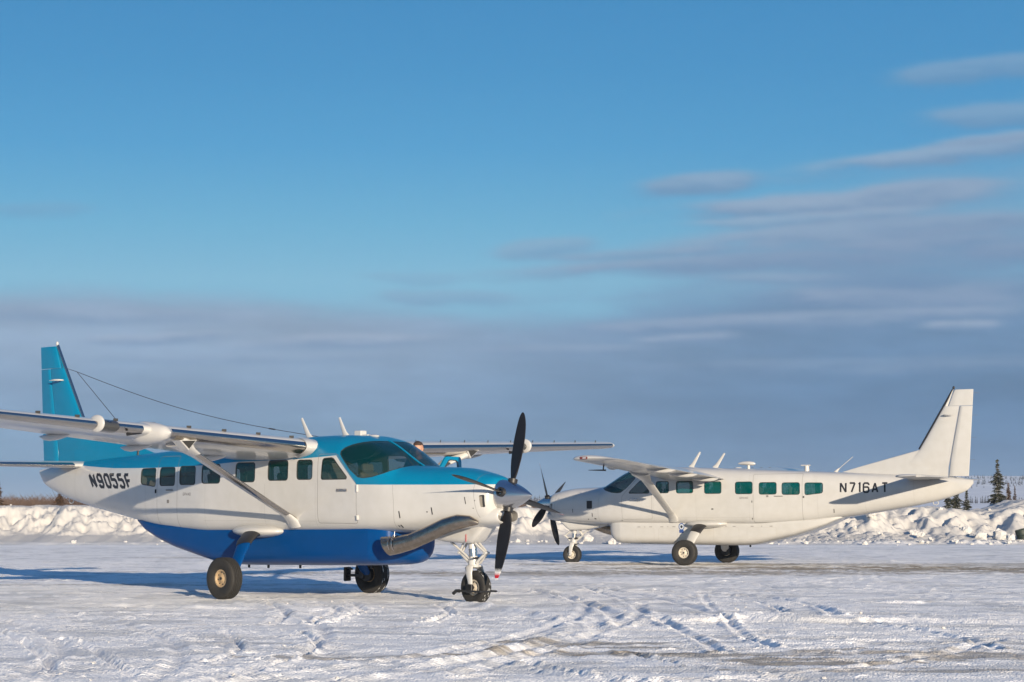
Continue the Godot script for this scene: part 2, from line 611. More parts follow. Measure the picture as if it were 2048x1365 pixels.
# ---------------------------------------------------------------- the airplanes (x forward, y up, z to starboard, ground at y = 0 under the main wheels)
# station x: roof, belly, half width, roundness above, roundness below
var BODY := [
	[-7.46, 2.21, 2.12, 0.02, 2.0, 2.0], [-7.3, 2.235, 1.95, 0.06, 2.2, 2.2], [-7.0, 2.27, 1.82, 0.12, 2.3, 2.3], [-6.6, 2.31, 1.695, 0.2, 2.5, 2.5],
	[-6.0, 2.35, 1.565, 0.3, 2.7, 2.7], [-5.3, 2.395, 1.445, 0.4, 2.9, 2.9], [-4.6, 2.435, 1.335, 0.5, 3.1, 3.2], [-3.95, 2.47, 1.235, 0.59, 3.4, 3.6],
	[-3.3, 2.505, 1.125, 0.665, 3.7, 4.2], [-2.7, 2.535, 1.085, 0.735, 3.9, 5.0], [-2.07, 2.57, 1.06, 0.8, 4.0, 5.6], [-1.7, 2.59, 1.055, 0.83, 4.0, 6.0],
	[-1.4, 2.605, 1.055, 0.835, 4.0, 6.0], [0.0, 2.665, 1.07, 0.83, 4.0, 6.0], [1.0, 2.70, 1.085, 0.83, 4.0, 6.0], [1.65, 2.695, 1.095, 0.83, 4.0, 6.0],
	[1.85, 2.665, 1.097, 0.828, 3.9, 5.8], [2.1, 2.60, 1.10, 0.825, 3.8, 5.4], [2.35, 2.485, 1.10, 0.81, 3.5, 5.0], [2.6, 2.34, 1.105, 0.785, 3.3, 4.6],
	[2.87, 2.185, 1.11, 0.745, 3.1, 4.2], [3.1, 2.165, 1.115, 0.70, 3.0, 3.9], [3.5, 2.155, 1.13, 0.62, 2.8, 3.4], [3.9, 2.135, 1.16, 0.55, 2.6, 3.0],
	[4.2, 2.085, 1.19, 0.49, 2.5, 2.7], [4.45, 2.03, 1.24, 0.42, 2.4, 2.5], [4.56, 1.995, 1.29, 0.37, 2.3, 2.4], [4.61, 1.96, 1.34, 0.32, 2.2, 2.3], [4.625, 1.92, 1.40, 0.27, 2.1, 2.2]]

func body_at(x: float) -> PackedFloat32Array:
	var k := 0
	while k < BODY.size() - 2 and x > BODY[k + 1][0]:
		k += 1
	var t := clampf((x - BODY[k][0]) / (BODY[k + 1][0] - BODY[k][0]), 0.0, 1.0)
	var out := PackedFloat32Array()
	for e in range(1, 6):
		# Catmull-Rom, linear across the windscreen's foot
		var p1: float = BODY[k][e]
		var p2: float = BODY[k + 1][e]
		var dx: float = BODY[k + 1][0] - BODY[k][0]
		var m1 := (p2 - p1)
		var m2 := m1
		if k > 0 and not (e == 1 and is_equal_approx(BODY[k][0], 2.87)):
			m1 = (p2 - BODY[k - 1][e]) / (BODY[k + 1][0] - BODY[k - 1][0]) * dx
		if k < BODY.size() - 2 and not (e == 1 and is_equal_approx(BODY[k + 1][0], 2.87)):
			m2 = (BODY[k + 2][e] - p1) / (BODY[k + 2][0] - BODY[k][0]) * dx
		var t2 := t * t
		var t3 := t2 * t
		out.append((2 * t3 - 3 * t2 + 1) * p1 + (t3 - 2 * t2 + t) * m1 + (-2 * t3 + 3 * t2) * p2 + (t3 - t2) * m2)
	return out

func body_side(x: float, y: float) -> float:
	var b := body_at(x)
	var c := (b[0] + b[1]) * 0.5
	var h := (b[0] - b[1]) * 0.5
	var k := clampf(absf(y - c) / h, 0.0, 1.0)
	var e := b[3] if y > c else b[4]
	return b[2] * pow(1.0 - pow(k, e), 1.0 / e)

func superring(x: float, top: float, bot: float, w: float, n_up: float, n_dn: float, seg: int) -> PackedVector3Array:
	var row := PackedVector3Array()
	var c := (top + bot) * 0.5
	var h := (top - bot) * 0.5
	for j in seg:
		var a := TAUF * j / seg + PI / 2
		var n := n_up if sin(a) > 0 else n_dn
		var cs := cos(a)
		var sn := sin(a)
		# walk evenly round the rounded box: blend of angle and superellipse
		var r := pow(pow(absf(cs), n) + pow(absf(sn), n), -1.0 / n)
		row.append(Vector3(x, c + h * sn * r, w * cs * r if absf(cs) > 1e-6 else 0.0))
	return row

func foil(u: float, t: float) -> Vector2: # (half thickness, camber) of chord 1 at u
	var th := 5.0 * t * (0.2969 * sqrt(u) - 0.126 * u - 0.3516 * u * u + 0.2843 * u * u * u - 0.1030 * u * u * u * u)
	var cm := 0.02 / 0.16 * (0.8 * u - u * u) if u < 0.4 else 0.02 / 0.36 * (0.2 + 0.8 * u - u * u)
	return Vector2(th, cm)

# leading edge point, trailing edge point, thickness ratio of the wing at z
func wing_at(z: float) -> Array:
	var t := (z - 0.70) / 7.05
	return [Vector3(lerpf(1.185, 0.60, t), lerpf(2.495, 2.735, t), z), Vector3(lerpf(-0.85, -0.70, t), lerpf(2.315, 2.70, t), z), lerpf(0.17, 0.12, t)]

func section(le: Vector3, te: Vector3, th: float, u0: float, u1: float, n := 14, up := Vector3.UP) -> PackedVector3Array:
	var row := PackedVector3Array()
	var d := te - le
	var ch := d.length()
	for k in n + 1: # upper side from u1 to u0
		var f := float(k) / n
		var u := lerpf(u1, u0, 1.0 - pow(1.0 - f, 1.6))
		if k == n:
			u = u0
		var q := foil(u, th)
		row.append(le + d * u + up * (ch * (q.y + q.x)))
	for k in range(1 if u0 == 0.0 else 0, n + 1):
		var f := float(k) / n
		var u := lerpf(u0, u1, pow(f, 1.6))
		var q := foil(u, th)
		row.append(le + d * u + up * (ch * (q.y - q.x) - (0.0015 if k == n else 0.0)))
	return row

func skin_of(rows: Array, caps := 3) -> Soup:
	var s := sheet(rows, false, null, caps)
	var m: int = rows[0].size() - 1
	for i in rows.size() - 1:
		s.quad(rows[i][0], rows[i][m], rows[i + 1][m], rows[i + 1][0], (rows[i][0] + rows[i][m]) * 0.5 - rows[i][m / 2])
	return s

func wing_piece(z0: float, z1: float, u0: float, u1: float, steps: int, caps := 3) -> Soup:
	var rows := []
	for i in steps + 1:
		var w := wing_at(lerpf(z0, z1, float(i) / steps))
		rows.append(section(w[0], w[1], w[2], u0, u1))
	return skin_of(rows, caps)

func wing_point(z: float, u: float, upper: bool) -> Vector3:
	var w := wing_at(z)
	var d: Vector3 = w[1] - w[0]
	var q := foil(u, w[2])
	return w[0] + d * u + Vector3.UP * (d.length() * (q.y + (q.x if upper else -q.x)))

func wing_edge(z0: float, z1: float, u_up: float, u_dn: float, off: float) -> Soup:
	var rows := []
	var steps := maxi(2, int((z1 - z0) / 0.4))
	for i in steps + 1:
		var w := wing_at(lerpf(z0, z1, float(i) / steps))
		var d: Vector3 = w[1] - w[0]
		var row := PackedVector3Array()
		for k in 21:
			var f := (k - 10) / 10.0
			var u := (u_up if f < 0 else u_dn) * f * f
			var q := foil(u, w[2])
			var h := q.y + (q.x if f < 0 else -q.x)
			row.append(w[0] + d * u + Vector3.UP * (d.length() * h + off * -signf(f) * sqrt(absf(f))) - d.normalized() * off * (1.0 - absf(f)))
		rows.append(row)
	return sheet(rows, false, Vector3(1, 0, 0))

var GLYPH := {
	"N": [[0, 0, 0, 1], [0, 1, .6, 0], [.6, 0, .6, 1]],
	"9": [[.6, .52, .48, .44, .12, .44, 0, .57, 0, .86, .12, 1, .3, 1], [.3, 1, .48, 1, .6, .86, .6, .14, .48, 0, .12, 0, 0, .14, 0, .22]],
	"6": [[0, .48, .12, .56, .48, .56, .6, .43, .6, .14, .48, 0, .3, 0], [.3, 0, .12, 0, 0, .14, 0, .86, .12, 1, .48, 1, .6, .86, .6, .78]],
	"0": [[.3, 1, .12, 1, 0, .86, 0, .14, .12, 0, .3, 0], [.3, 1, .48, 1, .6, .86, .6, .14, .48, 0, .3, 0]],
	"5": [[.58, 1, .03, 1, .03, .53], [0.02, .55, .14, .61, .46, .61, .6, .48, .6, .14, .48, 0, .12, 0, 0, .14, 0, .2]],
	"F": [[0, 0, 0, 1], [0, 1, .58, 1], [0, .52, .5, .52]],
	"7": [[0, 1, .6, 1], [.6, 1, .22, 0]],
	"1": [[.1, .86, .22, 1, .22, 0]],
	"A": [[0, 0, .3, 1], [.3, 1, .6, 0], [.12, .3, .48, .3]],
	"T": [[0, 1, .6, 1], [.3, 1, .3, 0]],
	"G": [[.6, .8, .48, 1, .12, 1, 0, .86, 0, .14, .12, 0, .48, 0, .6, .14, .6, .45, .34, .45]],
	"R": [[0, 0, 0, 1], [0, 1, .48, 1, .6, .88, .6, .64, .48, .5], [.48, .5, 0, .5], [.3, .5, .6, 0]],
	"D": [[0, 0, 0, 1], [0, 1, .46, 1, .6, .84, .6, .16], [.6, .16, .46, 0, 0, 0]]}

# strokes of one character as outlines on the body's side
func glyph_polys(ch: String, x: float, y: float, dir: float, w: float, h: float, lean: float, stroke: float) -> Array:
	var out := []
	for g in GLYPH[ch]:
		var line := PackedVector2Array()
		for k in range(0, g.size(), 2):
			var v: float = g[k + 1] * (h - stroke) + stroke * 0.5
			line.append(Vector2(x + dir * (stroke * 0.5 + g[k] / 0.6 * (w - stroke)) + lean * (v / h), y + v))
		out.append_array(Geometry2D.offset_polyline(line, stroke * 0.5, Geometry2D.JOIN_MITER, Geometry2D.END_BUTT))
	return out

func wheel(parent: Node, called: String, c: Vector3, r: float, w: float, rim_r: float, face: float, rim_mat: Material, snowy: bool) -> Node3D:
	var g := group_part(parent, called)
	g.position = c
	var t := Transform3D(Basis(Vector3(1, 0, 0), Vector3(0, 0, face), Vector3(0, 1, 0)), Vector3.ZERO) # lathe axis along z, outer face at +h
	var h := w * 0.5
	var pr := [Vector2(rim_r, -h * 0.62), Vector2(rim_r + 0.02, -h * 0.80), Vector2(lerpf(rim_r, r, 0.45), -h * 0.97), Vector2(lerpf(rim_r, r, 0.72), -h * 0.99), Vector2(r * 0.955, -h * 0.86), Vector2(r * 0.985, -h * 0.70)]
	for k in 5:
		var z := lerpf(-h * 0.62, h * 0.62, k / 4.0)
		var e := r * (1.0 - 0.006 * pow((k - 2) / 2.0, 2))
		pr.append(Vector2(e, z - h * 0.115))
		pr.append(Vector2(e, z + h * 0.115))
		if k < 4:
			pr.append(Vector2(e - 0.010, z + h * 0.125))
			pr.append(Vector2(e - 0.010, z + h * 0.185))
	for k in range(5, -1, -1):
		pr.append(Vector2(pr[k].x, -pr[k].y))
	var ty := lathe(pr, 44, t)
	part(g, "tyre", [[ty, M.tyre_rubber]])
	var rim := lathe([Vector2(rim_r + 0.004, h * 0.60), Vector2(rim_r + 0.006, h * 0.70), Vector2(rim_r - 0.012, h * 0.70), Vector2(rim_r - 0.022, h * 0.56), Vector2(rim_r * 0.82, h * 0.44), Vector2(rim_r * 0.62, h * 0.40), Vector2(rim_r * 0.45, h * 0.52), Vector2(rim_r * 0.36, h * 0.56), Vector2(rim_r * 0.30, h * 0.62), Vector2(0.0, h * 0.62)], 28, t)
	var back := (lathe([Vector2(rim_r + 0.004, -h * 0.60), Vector2(rim_r - 0.02, -h * 0.64), Vector2(rim_r - 0.03, -h * 0.3), Vector2(rim_r * 0.5, -h * 0.2), Vector2(0, -h * 0.2)], 24, t, true))
	part(g, "rim", [[rim, rim_mat]])
	part(g, "inner_rim", [[back, rim_mat]])
	var nuts := Soup.new()
	for k in 8:
		var a := TAUF * k / 8.0 + 0.2
		nuts.add(rod(Vector3(cos(a) * rim_r * 0.70, sin(a) * rim_r * 0.70, face * h * 0.38), Vector3(cos(a) * rim_r * 0.70, sin(a) * rim_r * 0.70, face * h * 0.46), 0.012, -1, 6))
	nuts.add(rod(Vector3(0, 0, face * h * 0.6), Vector3(0, 0, face * h * 0.68), rim_r * 0.17, -1, 10))
	part(g, "hub_bolts", [[nuts, M.dark_metal]]).set_meta("kind", "stuff")
	if snowy:
		var s := Soup.new()
		for k in 60:
			var a := rng.randf() * TAUF
			var gr := rng.randi_range(0, 3)
			var z := lerpf(-h * 0.62, h * 0.62, (gr + 0.5) / 4.0) + rng.randf_range(-0.004, 0.004)
			var la := rng.randf_range(0.10, 0.42)
			var rr := r - 0.006
			s.add(tube([Vector3(cos(a) * rr, sin(a) * rr, z), Vector3(cos(a + la * 0.5) * (rr + 0.003), sin(a + la * 0.5) * (rr + 0.003), z), Vector3(cos(a + la) * rr, sin(a + la) * rr, z)], [0.002, 0.006, 0.002], [0.002, 0.004, 0.002], 5))
		part(g, "packed_snow", [[s, M.packed_snow]])
	return g

func propeller(plane: Node3D, hub: Vector3, turn: float, pitch: float, spin_mat: Material) -> void:
	var pr := group_part(plane, "propeller")
	pr.position = hub
	var sp := []
	for k in 15:
		var t := k / 14.0
		sp.append(Vector2(0.252 * pow(1.0 - pow(t, 1.55), 0.9) if k < 14 else 0.0, -0.17 + t * 0.625))
	var tx := Transform3D(Basis(Vector3(0, 1, 0), Vector3(1, 0, 0), Vector3(0, 0, -1)), Vector3.ZERO)
	sp.push_front(Vector2(0.24, -0.175))
	part(pr, "spinner", [[lathe(sp, 48, tx), spin_mat], [lathe([Vector2(0.0, -0.176), Vector2(0.24, -0.176)], 24, tx), M.dark_metal]])
	for b in 4:
		var a := turn + b * PI / 2
		var r_ := Vector3(0, cos(a), -sin(a))
		var t_ := Vector3(1, 0, 0).cross(r_)
		var rows := []
		var rad := [0.17, 0.22, 0.28, 0.36, 0.46, 0.58, 0.70, 0.82, 0.94, 1.06, 1.15, 1.22, 1.27, 1.29, 1.31, 1.33, 1.345]
		var chd := [0.075, 0.085, 0.125, 0.175, 0.215, 0.24, 0.245, 0.238, 0.222, 0.195, 0.168, 0.138, 0.108, 0.092, 0.074, 0.05, 0.016]
		var face := Soup.new()
		var white := Soup.new()
		var red := Soup.new()
		for i in rad.size():
			var be := deg_to_rad(pitch + lerpf(14.0, -8.0, (rad[i] - 0.2) / 1.15))
			var cd := Vector3(1, 0, 0) * cos(be) + t_ * sin(be)
			var nd := Vector3(-1, 0, 0) * sin(be) + t_ * cos(be)
			var th: float = lerpf(0.5, 0.05, clampf((rad[i] - 0.17) / 0.35, 0.0, 1.0)) * 0.5 if rad[i] < 0.5 else lerpf(0.05, 0.025, (rad[i] - 0.5) / 0.85) * 0.9
			var row := PackedVector3Array()
			var sweep: float = -0.02 * pow(maxf(0.0, rad[i] - 0.9) / 0.45, 2)
			for k in 16:
				var q := TAUF * k / 16.0
				var w := cos(q)
				row.append(r_ * rad[i] + cd * (w * chd[i] * 0.5 + sweep) + nd * (sin(q) * chd[i] * th * (1.0 if rad[i] < 0.3 else 0.75 + 0.45 * w)))
			rows.append(row)
		var all := sheet(rows, true, null, 3)
		for i in range(0, all.p.size(), 3):
			var ctr := (all.p[i] + all.p[i + 1] + all.p[i + 2]) / 3.0
			var rr := ctr.dot(r_)
			var dst := face
			if rr > 1.19 and (all.n[i] + all.n[i + 1] + all.n[i + 2]).dot(t_ * cos(deg_to_rad(pitch)) - Vector3(1, 0, 0) * sin(deg_to_rad(pitch))) < 0.0:
				dst = white if rr < 1.245 or rr > 1.312 else red
			dst.tri(all.p[i], all.p[i + 1], all.p[i + 2], all.n[i], all.n[i + 1], all.n[i + 2])
		var cuff := lathe([Vector2(0.0, 0.198), Vector2(0.075, 0.198), Vector2(0.075, 0.262), Vector2(0.045, 0.266), Vector2(0.04, 0.2)], 16, Transform3D(Basis(Vector3(1, 0, 0), r_, Vector3(1, 0, 0).cross(r_)), Vector3.ZERO))
		part(pr, "blade", [[face, M.blade_black], [white, M.band_white], [red, M.band_red], [cuff, M.dark_metal]])

func pod_ring(x: float, bot: float, w: float) -> PackedVector3Array:
	return superring(x, 1.32 if x > -2.4 else lerpf(1.32, 1.255, smoothstep(-2.4, -3.1, x)) + 0.05 * smoothstep(-3.1, -3.98, x), bot, w, 5.0, 5.0, 40)

func pod_at(x: float) -> Vector2:
	var tab := [[-3.98, 1.23, .36], [-3.8, 1.16, .44], [-3.6, 1.06, .50], [-3.2, .92, .575], [-2.7, .775, .635], [-2.05, .635, .68], [-1.6, .545, .695], [-1.3, .518, .70], [-0.9, .515, .70], [1.0, .545, .70], [2.0, .565, .695], [2.3, .575, .68], [2.45, .60, .645], [2.55, .66, .605], [2.62, .75, .555], [2.67, .88, .49], [2.69, 1.02, .42]]
	for k in tab.size() - 1:
		if x <= tab[k + 1][0]:
			var t: float = clampf((x - tab[k][0]) / (tab[k + 1][0] - tab[k][0]), 0.0, 1.0)
			return Vector2(lerpf(tab[k][1], tab[k + 1][1], t), lerpf(tab[k][2], tab[k + 1][2], t))
	return Vector2(tab[-1][1], tab[-1][2])

func hit_box(plane: Node3D, called: String, x: float, y: float, side: int, sx: float, sy: float, sz: float, m: Material, lean := 0.0) -> void:
	var z := body_side(x, y)
	var slope := (body_side(x, y + 0.03) - body_side(x, y - 0.03)) / 0.06
	var yaw := (body_side(x + 0.05, y) - body_side(x - 0.05, y)) / 0.1
	var b := Basis(Vector3(0, 1, 0), side * -atan(yaw)) * Basis(Vector3(1, 0, 0), side * atan(slope)) * Basis(Vector3(0, 0, 1), lean)
	part(plane, called, [[cbox(Vector3(x, y, side * (z + sz * 0.3)), Vector3(sx, sy, sz), 0.004, b), m]])

func airplane(plane: Node3D, blue: bool) -> void:
	var white: Material = M.white_paint if blue else M.cream_paint
	var top_paint: Material = M.sky_blue_paint if blue else white
	var low_paint: Material = M.deep_blue_paint if blue else white
	var glass: Material = M.tinted_glass if blue else M.teal_glass
	var near := 1 if blue else -1
	# --- body skin
	var rows := []
	var x := -7.46
	while x < 4.626:
		var b := body_at(x)
		rows.append(superring(x, b[0], b[1], b[2], b[3], b[4], 72))
		var step := 0.085
		if x > 4.3 or x < -7.0:
			step = 0.03
		elif x > 1.6 and x < 3.0:
			step = 0.055
		x += step
	var bl := body_at(4.625)
	rows.append(superring(4.625, bl[0], bl[1], bl[2], bl[3], bl[4], 72))
	var skin := sheet(rows, true, null, 3)
	# --- windows
	var wins := [
		rrect(.764, 1.956, 1.149, 2.292, .075), rrect(.055, 1.945, .558, 2.29, .075), rrect(-.765, 1.923, -.264, 2.262, .075), rrect(-1.653, 1.904, -1.153, 2.245, .075),
		rrect(-2.316, 1.885, -1.825, 2.221, .075), rrect(-2.945, 1.871, -2.45, 2.208, .075), rounded([Vector2(-3.566, 1.905), Vector2(-3.068, 1.852), Vector2(-3.068, 2.2), Vector2(-3.566, 2.192)], .075),
		rounded([Vector2(1.345, 1.952), Vector2(1.95, 1.957), Vector2(1.965, 2.0), Vector2(1.62, 2.325), Vector2(1.375, 2.31)], .06)]
	var ws := PackedVector2Array([Vector2(2.255, 1.982), Vector2(2.33, 1.975), Vector2(2.5, 1.992), Vector2(2.7, 2.05), Vector2(2.83, 2.115), Vector2(2.89, 2.17), Vector2(2.95, 2.3), Vector2(2.3, 2.75), Vector2(2.13, 2.595), Vector2(2.05, 2.565), Vector2(1.93, 2.525), Vector2(1.82, 2.475), Vector2(1.765, 2.425), Vector2(1.768, 2.37), Vector2(1.83, 2.30), Vector2(2.02, 2.115), Vector2(2.2, 1.99)])
	var door_open := Soup.new()
	var door_glass: Array = []
	var crew := rounded([Vector2(1.275, 1.25), Vector2(2.175, 1.25), Vector2(2.175, 1.885), Vector2(1.70, 2.375), Vector2(1.275, 2.375)], .05)
	for side in [1, -1]:
		for k in wins.size():
			var r := cut(skin, wins[k], side)
			skin = r[0]
			var q := cut(r[1], grown(wins[k], -0.016), side)
			if k == 7 and blue and side == -1:
				door_glass = q
				continue
			var w := part(plane, "window", [[q[0], M.rubber_seal]])
			part(w, "pane", [[(q[1] as Soup).shrunk(0.006, false), M.dark_glass if k == 7 else glass]])
		var r2 := cut(skin, ws, side)
		skin = r2[0]
		var q2 := cut(r2[1], grown(ws, -0.011), side)
		var w2 := part(plane, "windscreen", [[q2[0], M.rubber_seal]])
		part(w2, "pane", [[(q2[1] as Soup).shrunk(0.003, false), M.dark_glass]])
	# --- painted stripe and doors
	var stripe := PackedVector2Array([Vector2(-8, 2.285), Vector2(-5.92, 2.28), Vector2(-5.07, 2.231), Vector2(-4.5, 2.207), Vector2(-3.79, 2.2), Vector2(-3.28, 2.199), Vector2(-2.47, 2.203), Vector2(-1.71, 2.222), Vector2(-1.18, 2.247), Vector2(-.79, 2.272), Vector2(.03, 2.288), Vector2(.75, 2.302), Vector2(1.31, 2.33), Vector2(1.686, 2.352), Vector2(2.172, 1.875), Vector2(2.67, 1.870), Vector2(3.59, 1.868), Vector2(4.38, 1.87), Vector2(4.8, 1.872), Vector2(4.8, 3.2), Vector2(-8, 3.2)])
	var seam := Soup.new()
	var doors := []
	for side in [1, -1]:
		doors.append(["crew_door", side, crew])
	doors.append(["cargo_door", -1, rrect(-3.005, 1.13, -1.665, 2.44, .03)])
	doors.append(["passenger_door", 1, rrect(-3.02, 1.14, -2.38, 2.40, .05)])
	for d in doors:
		var r := cut(skin, grown(d[2], 0.004), d[1])
		skin = r[0]
		var q := cut(r[1], grown(d[2], -0.004), d[1])
		if d[0] == "crew_door" and blue and d[1] == -1:
			door_open = q[1]
			continue
		seam.add(q[0])
		if blue:
			var c := cut(q[1], stripe, 0)
			var e := part(plane, d[0], [[c[0], white], [c[1], top_paint]])
		else:
			part(plane, d[0], [[q[1], white]])
	# --- thin joints of the skin
	var lines := [[Vector2(2.902, 1.87), Vector2(2.93, 1.63), Vector2(2.935, 1.4), Vector2(2.90, 1.13)], [Vector2(4.375, 2.06), Vector2(4.375, 1.87), Vector2(4.383, 1.75), Vector2(4.412, 1.56), Vector2(4.442, 1.36), Vector2(4.475, 1.24)],
		[Vector2(2.935, 1.52), Vector2(4.42, 1.545)], [Vector2(-5.95, 1.57), Vector2(-5.93, 2.27)], [Vector2(-3.4, 2.25), Vector2(-3.42, 1.14)], [Vector2(-1.55, 2.5), Vector2(-1.55, 1.06)], [Vector2(-.02, 1.9), Vector2(-.02, 1.06)], [Vector2(1.22, 1.9), Vector2(1.22, 1.08)], [Vector2(-4.65, 2.3), Vector2(-4.68, 1.34)], [Vector2(-1.6, 1.27), Vector2(1.2, 1.28)]]
	if not blue:
		var sr := cut(skin, PackedVector2Array([Vector2(-3.0, 1.118), Vector2(-1.67, 1.122), Vector2(-1.67, 1.134), Vector2(-3.0, 1.130)]), -1)
		skin = sr[0]
		part(plane, "door_sill", [[sr[1], M.dark_slot]])
	for k in lines.size():
		if k == 2 and blue:
			continue
		for pl in line_poly(PackedVector2Array(lines[k]), 0.005 if k < 2 else 0.0022):
			var r := cut(skin, pl, 0)
			skin = r[0]
			seam.add(r[1])
	# --- cooling inlet in the cowl
	var inlet := rounded([Vector2(4.475, 1.70), Vector2(4.555, 1.71), Vector2(4.565, 1.52), Vector2(4.50, 1.515)], .02)
	for side in [1, -1]:
		var r := cut(skin, inlet, side)
		skin = r[0]
		var rec: Soup = (r[1] as Soup).moved(Transform3D(Basis.IDENTITY, Vector3(-0.05, 0, -side * 0.07)))
		var wall := Soup.new()
		for k in inlet.size():
			var a := inlet[k]
			var b := inlet[(k + 1) % inlet.size()]
			var za: float = side * body_side(a.x, a.y)
			var zb: float = side * body_side(b.x, b.y)
			wall.quad(Vector3(a.x, a.y, za), Vector3(b.x, b.y, zb), Vector3(b.x - .05, b.y, zb - side * .07), Vector3(a.x - .05, a.y, za - side * .07), Vector3(inlet[0].x + .04 - a.x, 1.61 - a.y, 0))
		part(plane, "cowl_inlet", [[wall, white], [rec, M.seam]])
	# --- registration
	var letters := []
	if blue:
		var at := [-5.455, -5.185, -4.925, -4.69, -4.435, -4.175]
		for k in 6:
			letters.append(["N9055F"[k], at[k] + 0.20, 1.842 - k * 0.003, 1.0, 0.205, 0.284, -0.215, 0.058])
	else:
		var at := [0.0, .238, .455, .603, .834, 1.09]
		for k in 6:
			letters.append(["N716AT"[k], -4.01 - at[k], 1.905 - k * 0.0025, -1.0, 0.184, 0.288, 0.0, 0.047])
	for e in letters:
		var ink := Soup.new()
		for pl in glyph_polys(e[0], e[1], e[2], e[3], e[4], e[5], e[6], e[7]):
			if Geometry2D.is_polygon_clockwise(pl):
				pl.reverse()
			var r := cut(skin, pl, near)
			skin = r[0]
			ink.add(r[1])
		part(plane, "registration_letter", [[ink, M.letter_black]])
	var word := Soup.new()
	for k in 5:
		var x0 := (-2.20 + k * 0.05) if blue else (-1.28 - k * 0.05)
		for pl in glyph_polys("GRAND"[k], x0, 1.70 if blue else 1.775, near, 0.04, 0.055, 0.0, 0.011):
			var r := cut(skin, pl, near)
			skin = r[0]
			word.add(r[1])
	part(plane, "small_lettering", [[word, M.seam]])
	# --- the body itself, lined inside
	var lining := Soup.new()
	var cabin := cut(skin, PackedVector2Array([Vector2(-4.0, 0.9), Vector2(2.62, 0.9), Vector2(2.62, 2.2), Vector2(2.3, 2.8), Vector2(-4.0, 2.8)]), 0)
	lining = (cabin[1] as Soup).shrunk(0.03, true)
	var body: Array
	if blue:
		var c := cut(skin, stripe, 0)
		body = [[c[0], white], [c[1], top_paint], [seam, M.seam]]
	else:
		body = [[skin, white], [seam, M.seam]]
	part(plane, "fuselage", body)
	part(plane, "cabin_lining", [[lining, M.lining]])
	# windscreen centre post
	var post := []
	for k in 9:
		var px := lerpf(2.895, 2.09, k / 8.0)
		post.append(Vector3(px, body_at(px)[0] + 0.004, 0))
	part(plane, "windscreen_post", [[tube(post, [0.022], [0.012], 8), top_paint]])
	# --- cabin: floor, bulkhead, seats, panel
	part(plane, "cabin_floor", [[cbox(Vector3(-0.1, 1.22, 0), Vector3(5.0, 0.04, 1.30), 0.01), M.seat_cloth], [cbox(Vector3(-3.85, 1.85, 0), Vector3(0.03, 1.0, 0.8), 0.01), M.lining], [cbox(Vector3(2.72, 1.6, 0), Vector3(0.03, 0.85, 1.2), 0.01), M.panel_dark]])
	part(plane, "instrument_panel", [[cbox(Vector3(2.42, 1.78, 0), Vector3(0.12, 0.36, 1.30), 0.03), M.panel_dark], [cbox(Vector3(2.50, 1.985, 0), Vector3(0.36, 0.035, 1.16), 0.015), M.panel_dark]])
	var seat_x := [1.35, 0.2, -0.7, -1.6, -2.5]
	for i in seat_x.size():
		for sd in [-1, 1]:
			var s := Soup.new()
			var lean := Basis(Vector3(0, 0, 1), 0.18)
			var sx: float = seat_x[i]
			var wd := 0.40 if i < 4 else 0.34
			var zz: float = sd * (0.36 if i < 4 else 0.28)
			var cl: Material = M.pale_seat if i == 0 else M.seat_cloth
			s.add(cbox(Vector3(sx + 0.22, 1.55, zz), Vector3(0.46, 0.12, wd), 0.04))
			s.add(cbox(Vector3(sx - 0.05, 1.83, zz), Vector3(0.11, 0.55, wd), 0.045, lean))
			s.add(cbox(Vector3(sx - 0.12, 2.17, zz), Vector3(0.08, 0.14, wd * 0.62), 0.03, lean))
			s.add(cbox(Vector3(sx + 0.2, 1.36, zz), Vector3(0.3, 0.28, wd * 0.7), 0.01))
			part(plane, "cabin_seat", [[s, cl]])
	for sd in [-1, 1]:
		part(plane, "control_yoke", [[rod(Vector3(2.4, 1.72, sd * 0.36), Vector3(2.12, 1.76, sd * 0.36), 0.018), M.panel_dark], [tube([Vector3(2.12, 1.86, sd * 0.36 - 0.14), Vector3(2.12, 1.76, sd * 0.36 - 0.09), Vector3(2.12, 1.75, sd * 0.36 + 0.09), Vector3(2.12, 1.86, sd * 0.36 + 0.14)], [0.016], [0.016], 8), M.panel_dark]])
	# --- open pilot's door on the far side of the blue airplane
	if blue:
		var th := deg_to_rad(84)
		var hx := 2.175
		var hz := -0.825
		var t := Transform3D(Basis.IDENTITY, Vector3(hx + 0.02, 0, hz - 0.03)) * Transform3D(Basis(Vector3.UP, -th), Vector3.ZERO) * Transform3D(Basis.IDENTITY, Vector3(-hx, 0, -hz))
		var c := cut(door_open, PackedVector2Array([Vector2(1, 2.02), Vector2(3, 2.02), Vector2(3, 3), Vector2(1, 3)]), 0)
		var dr := part(plane, "open_crew_door", [[(c[0] as Soup).moved(t), white], [(c[1] as Soup).moved(t), top_paint], [door_open.shrunk(0.035, true).moved(t), top_paint]])
		dr.set_meta("label", "blue and white pilot's door swung wide open")
		var wf := part(dr, "door_window", [[(door_glass[0] as Soup).moved(t), M.rubber_seal]])
		# the ladder hooked to the sill below it
		var ld := Soup.new()
		for sd in [1.42, 1.78]:
			ld.add(rod(Vector3(sd, 1.24, -0.84), Vector3(sd, 0.62, -1.12), 0.018))
		for k in 3:
			var f := 0.12 + k * 0.40
			ld.add(cbox(Vector3(1.6, lerpf(1.24, 0.62, f), lerpf(-0.84, -1.12, f) - 0.02), Vector3(0.38, 0.025, 0.11), 0.006))
		part(plane, "boarding_ladder", [[ld, M.edge_metal]])
	# --- belly cargo pod
	var prow := []
	var xs := -3.98
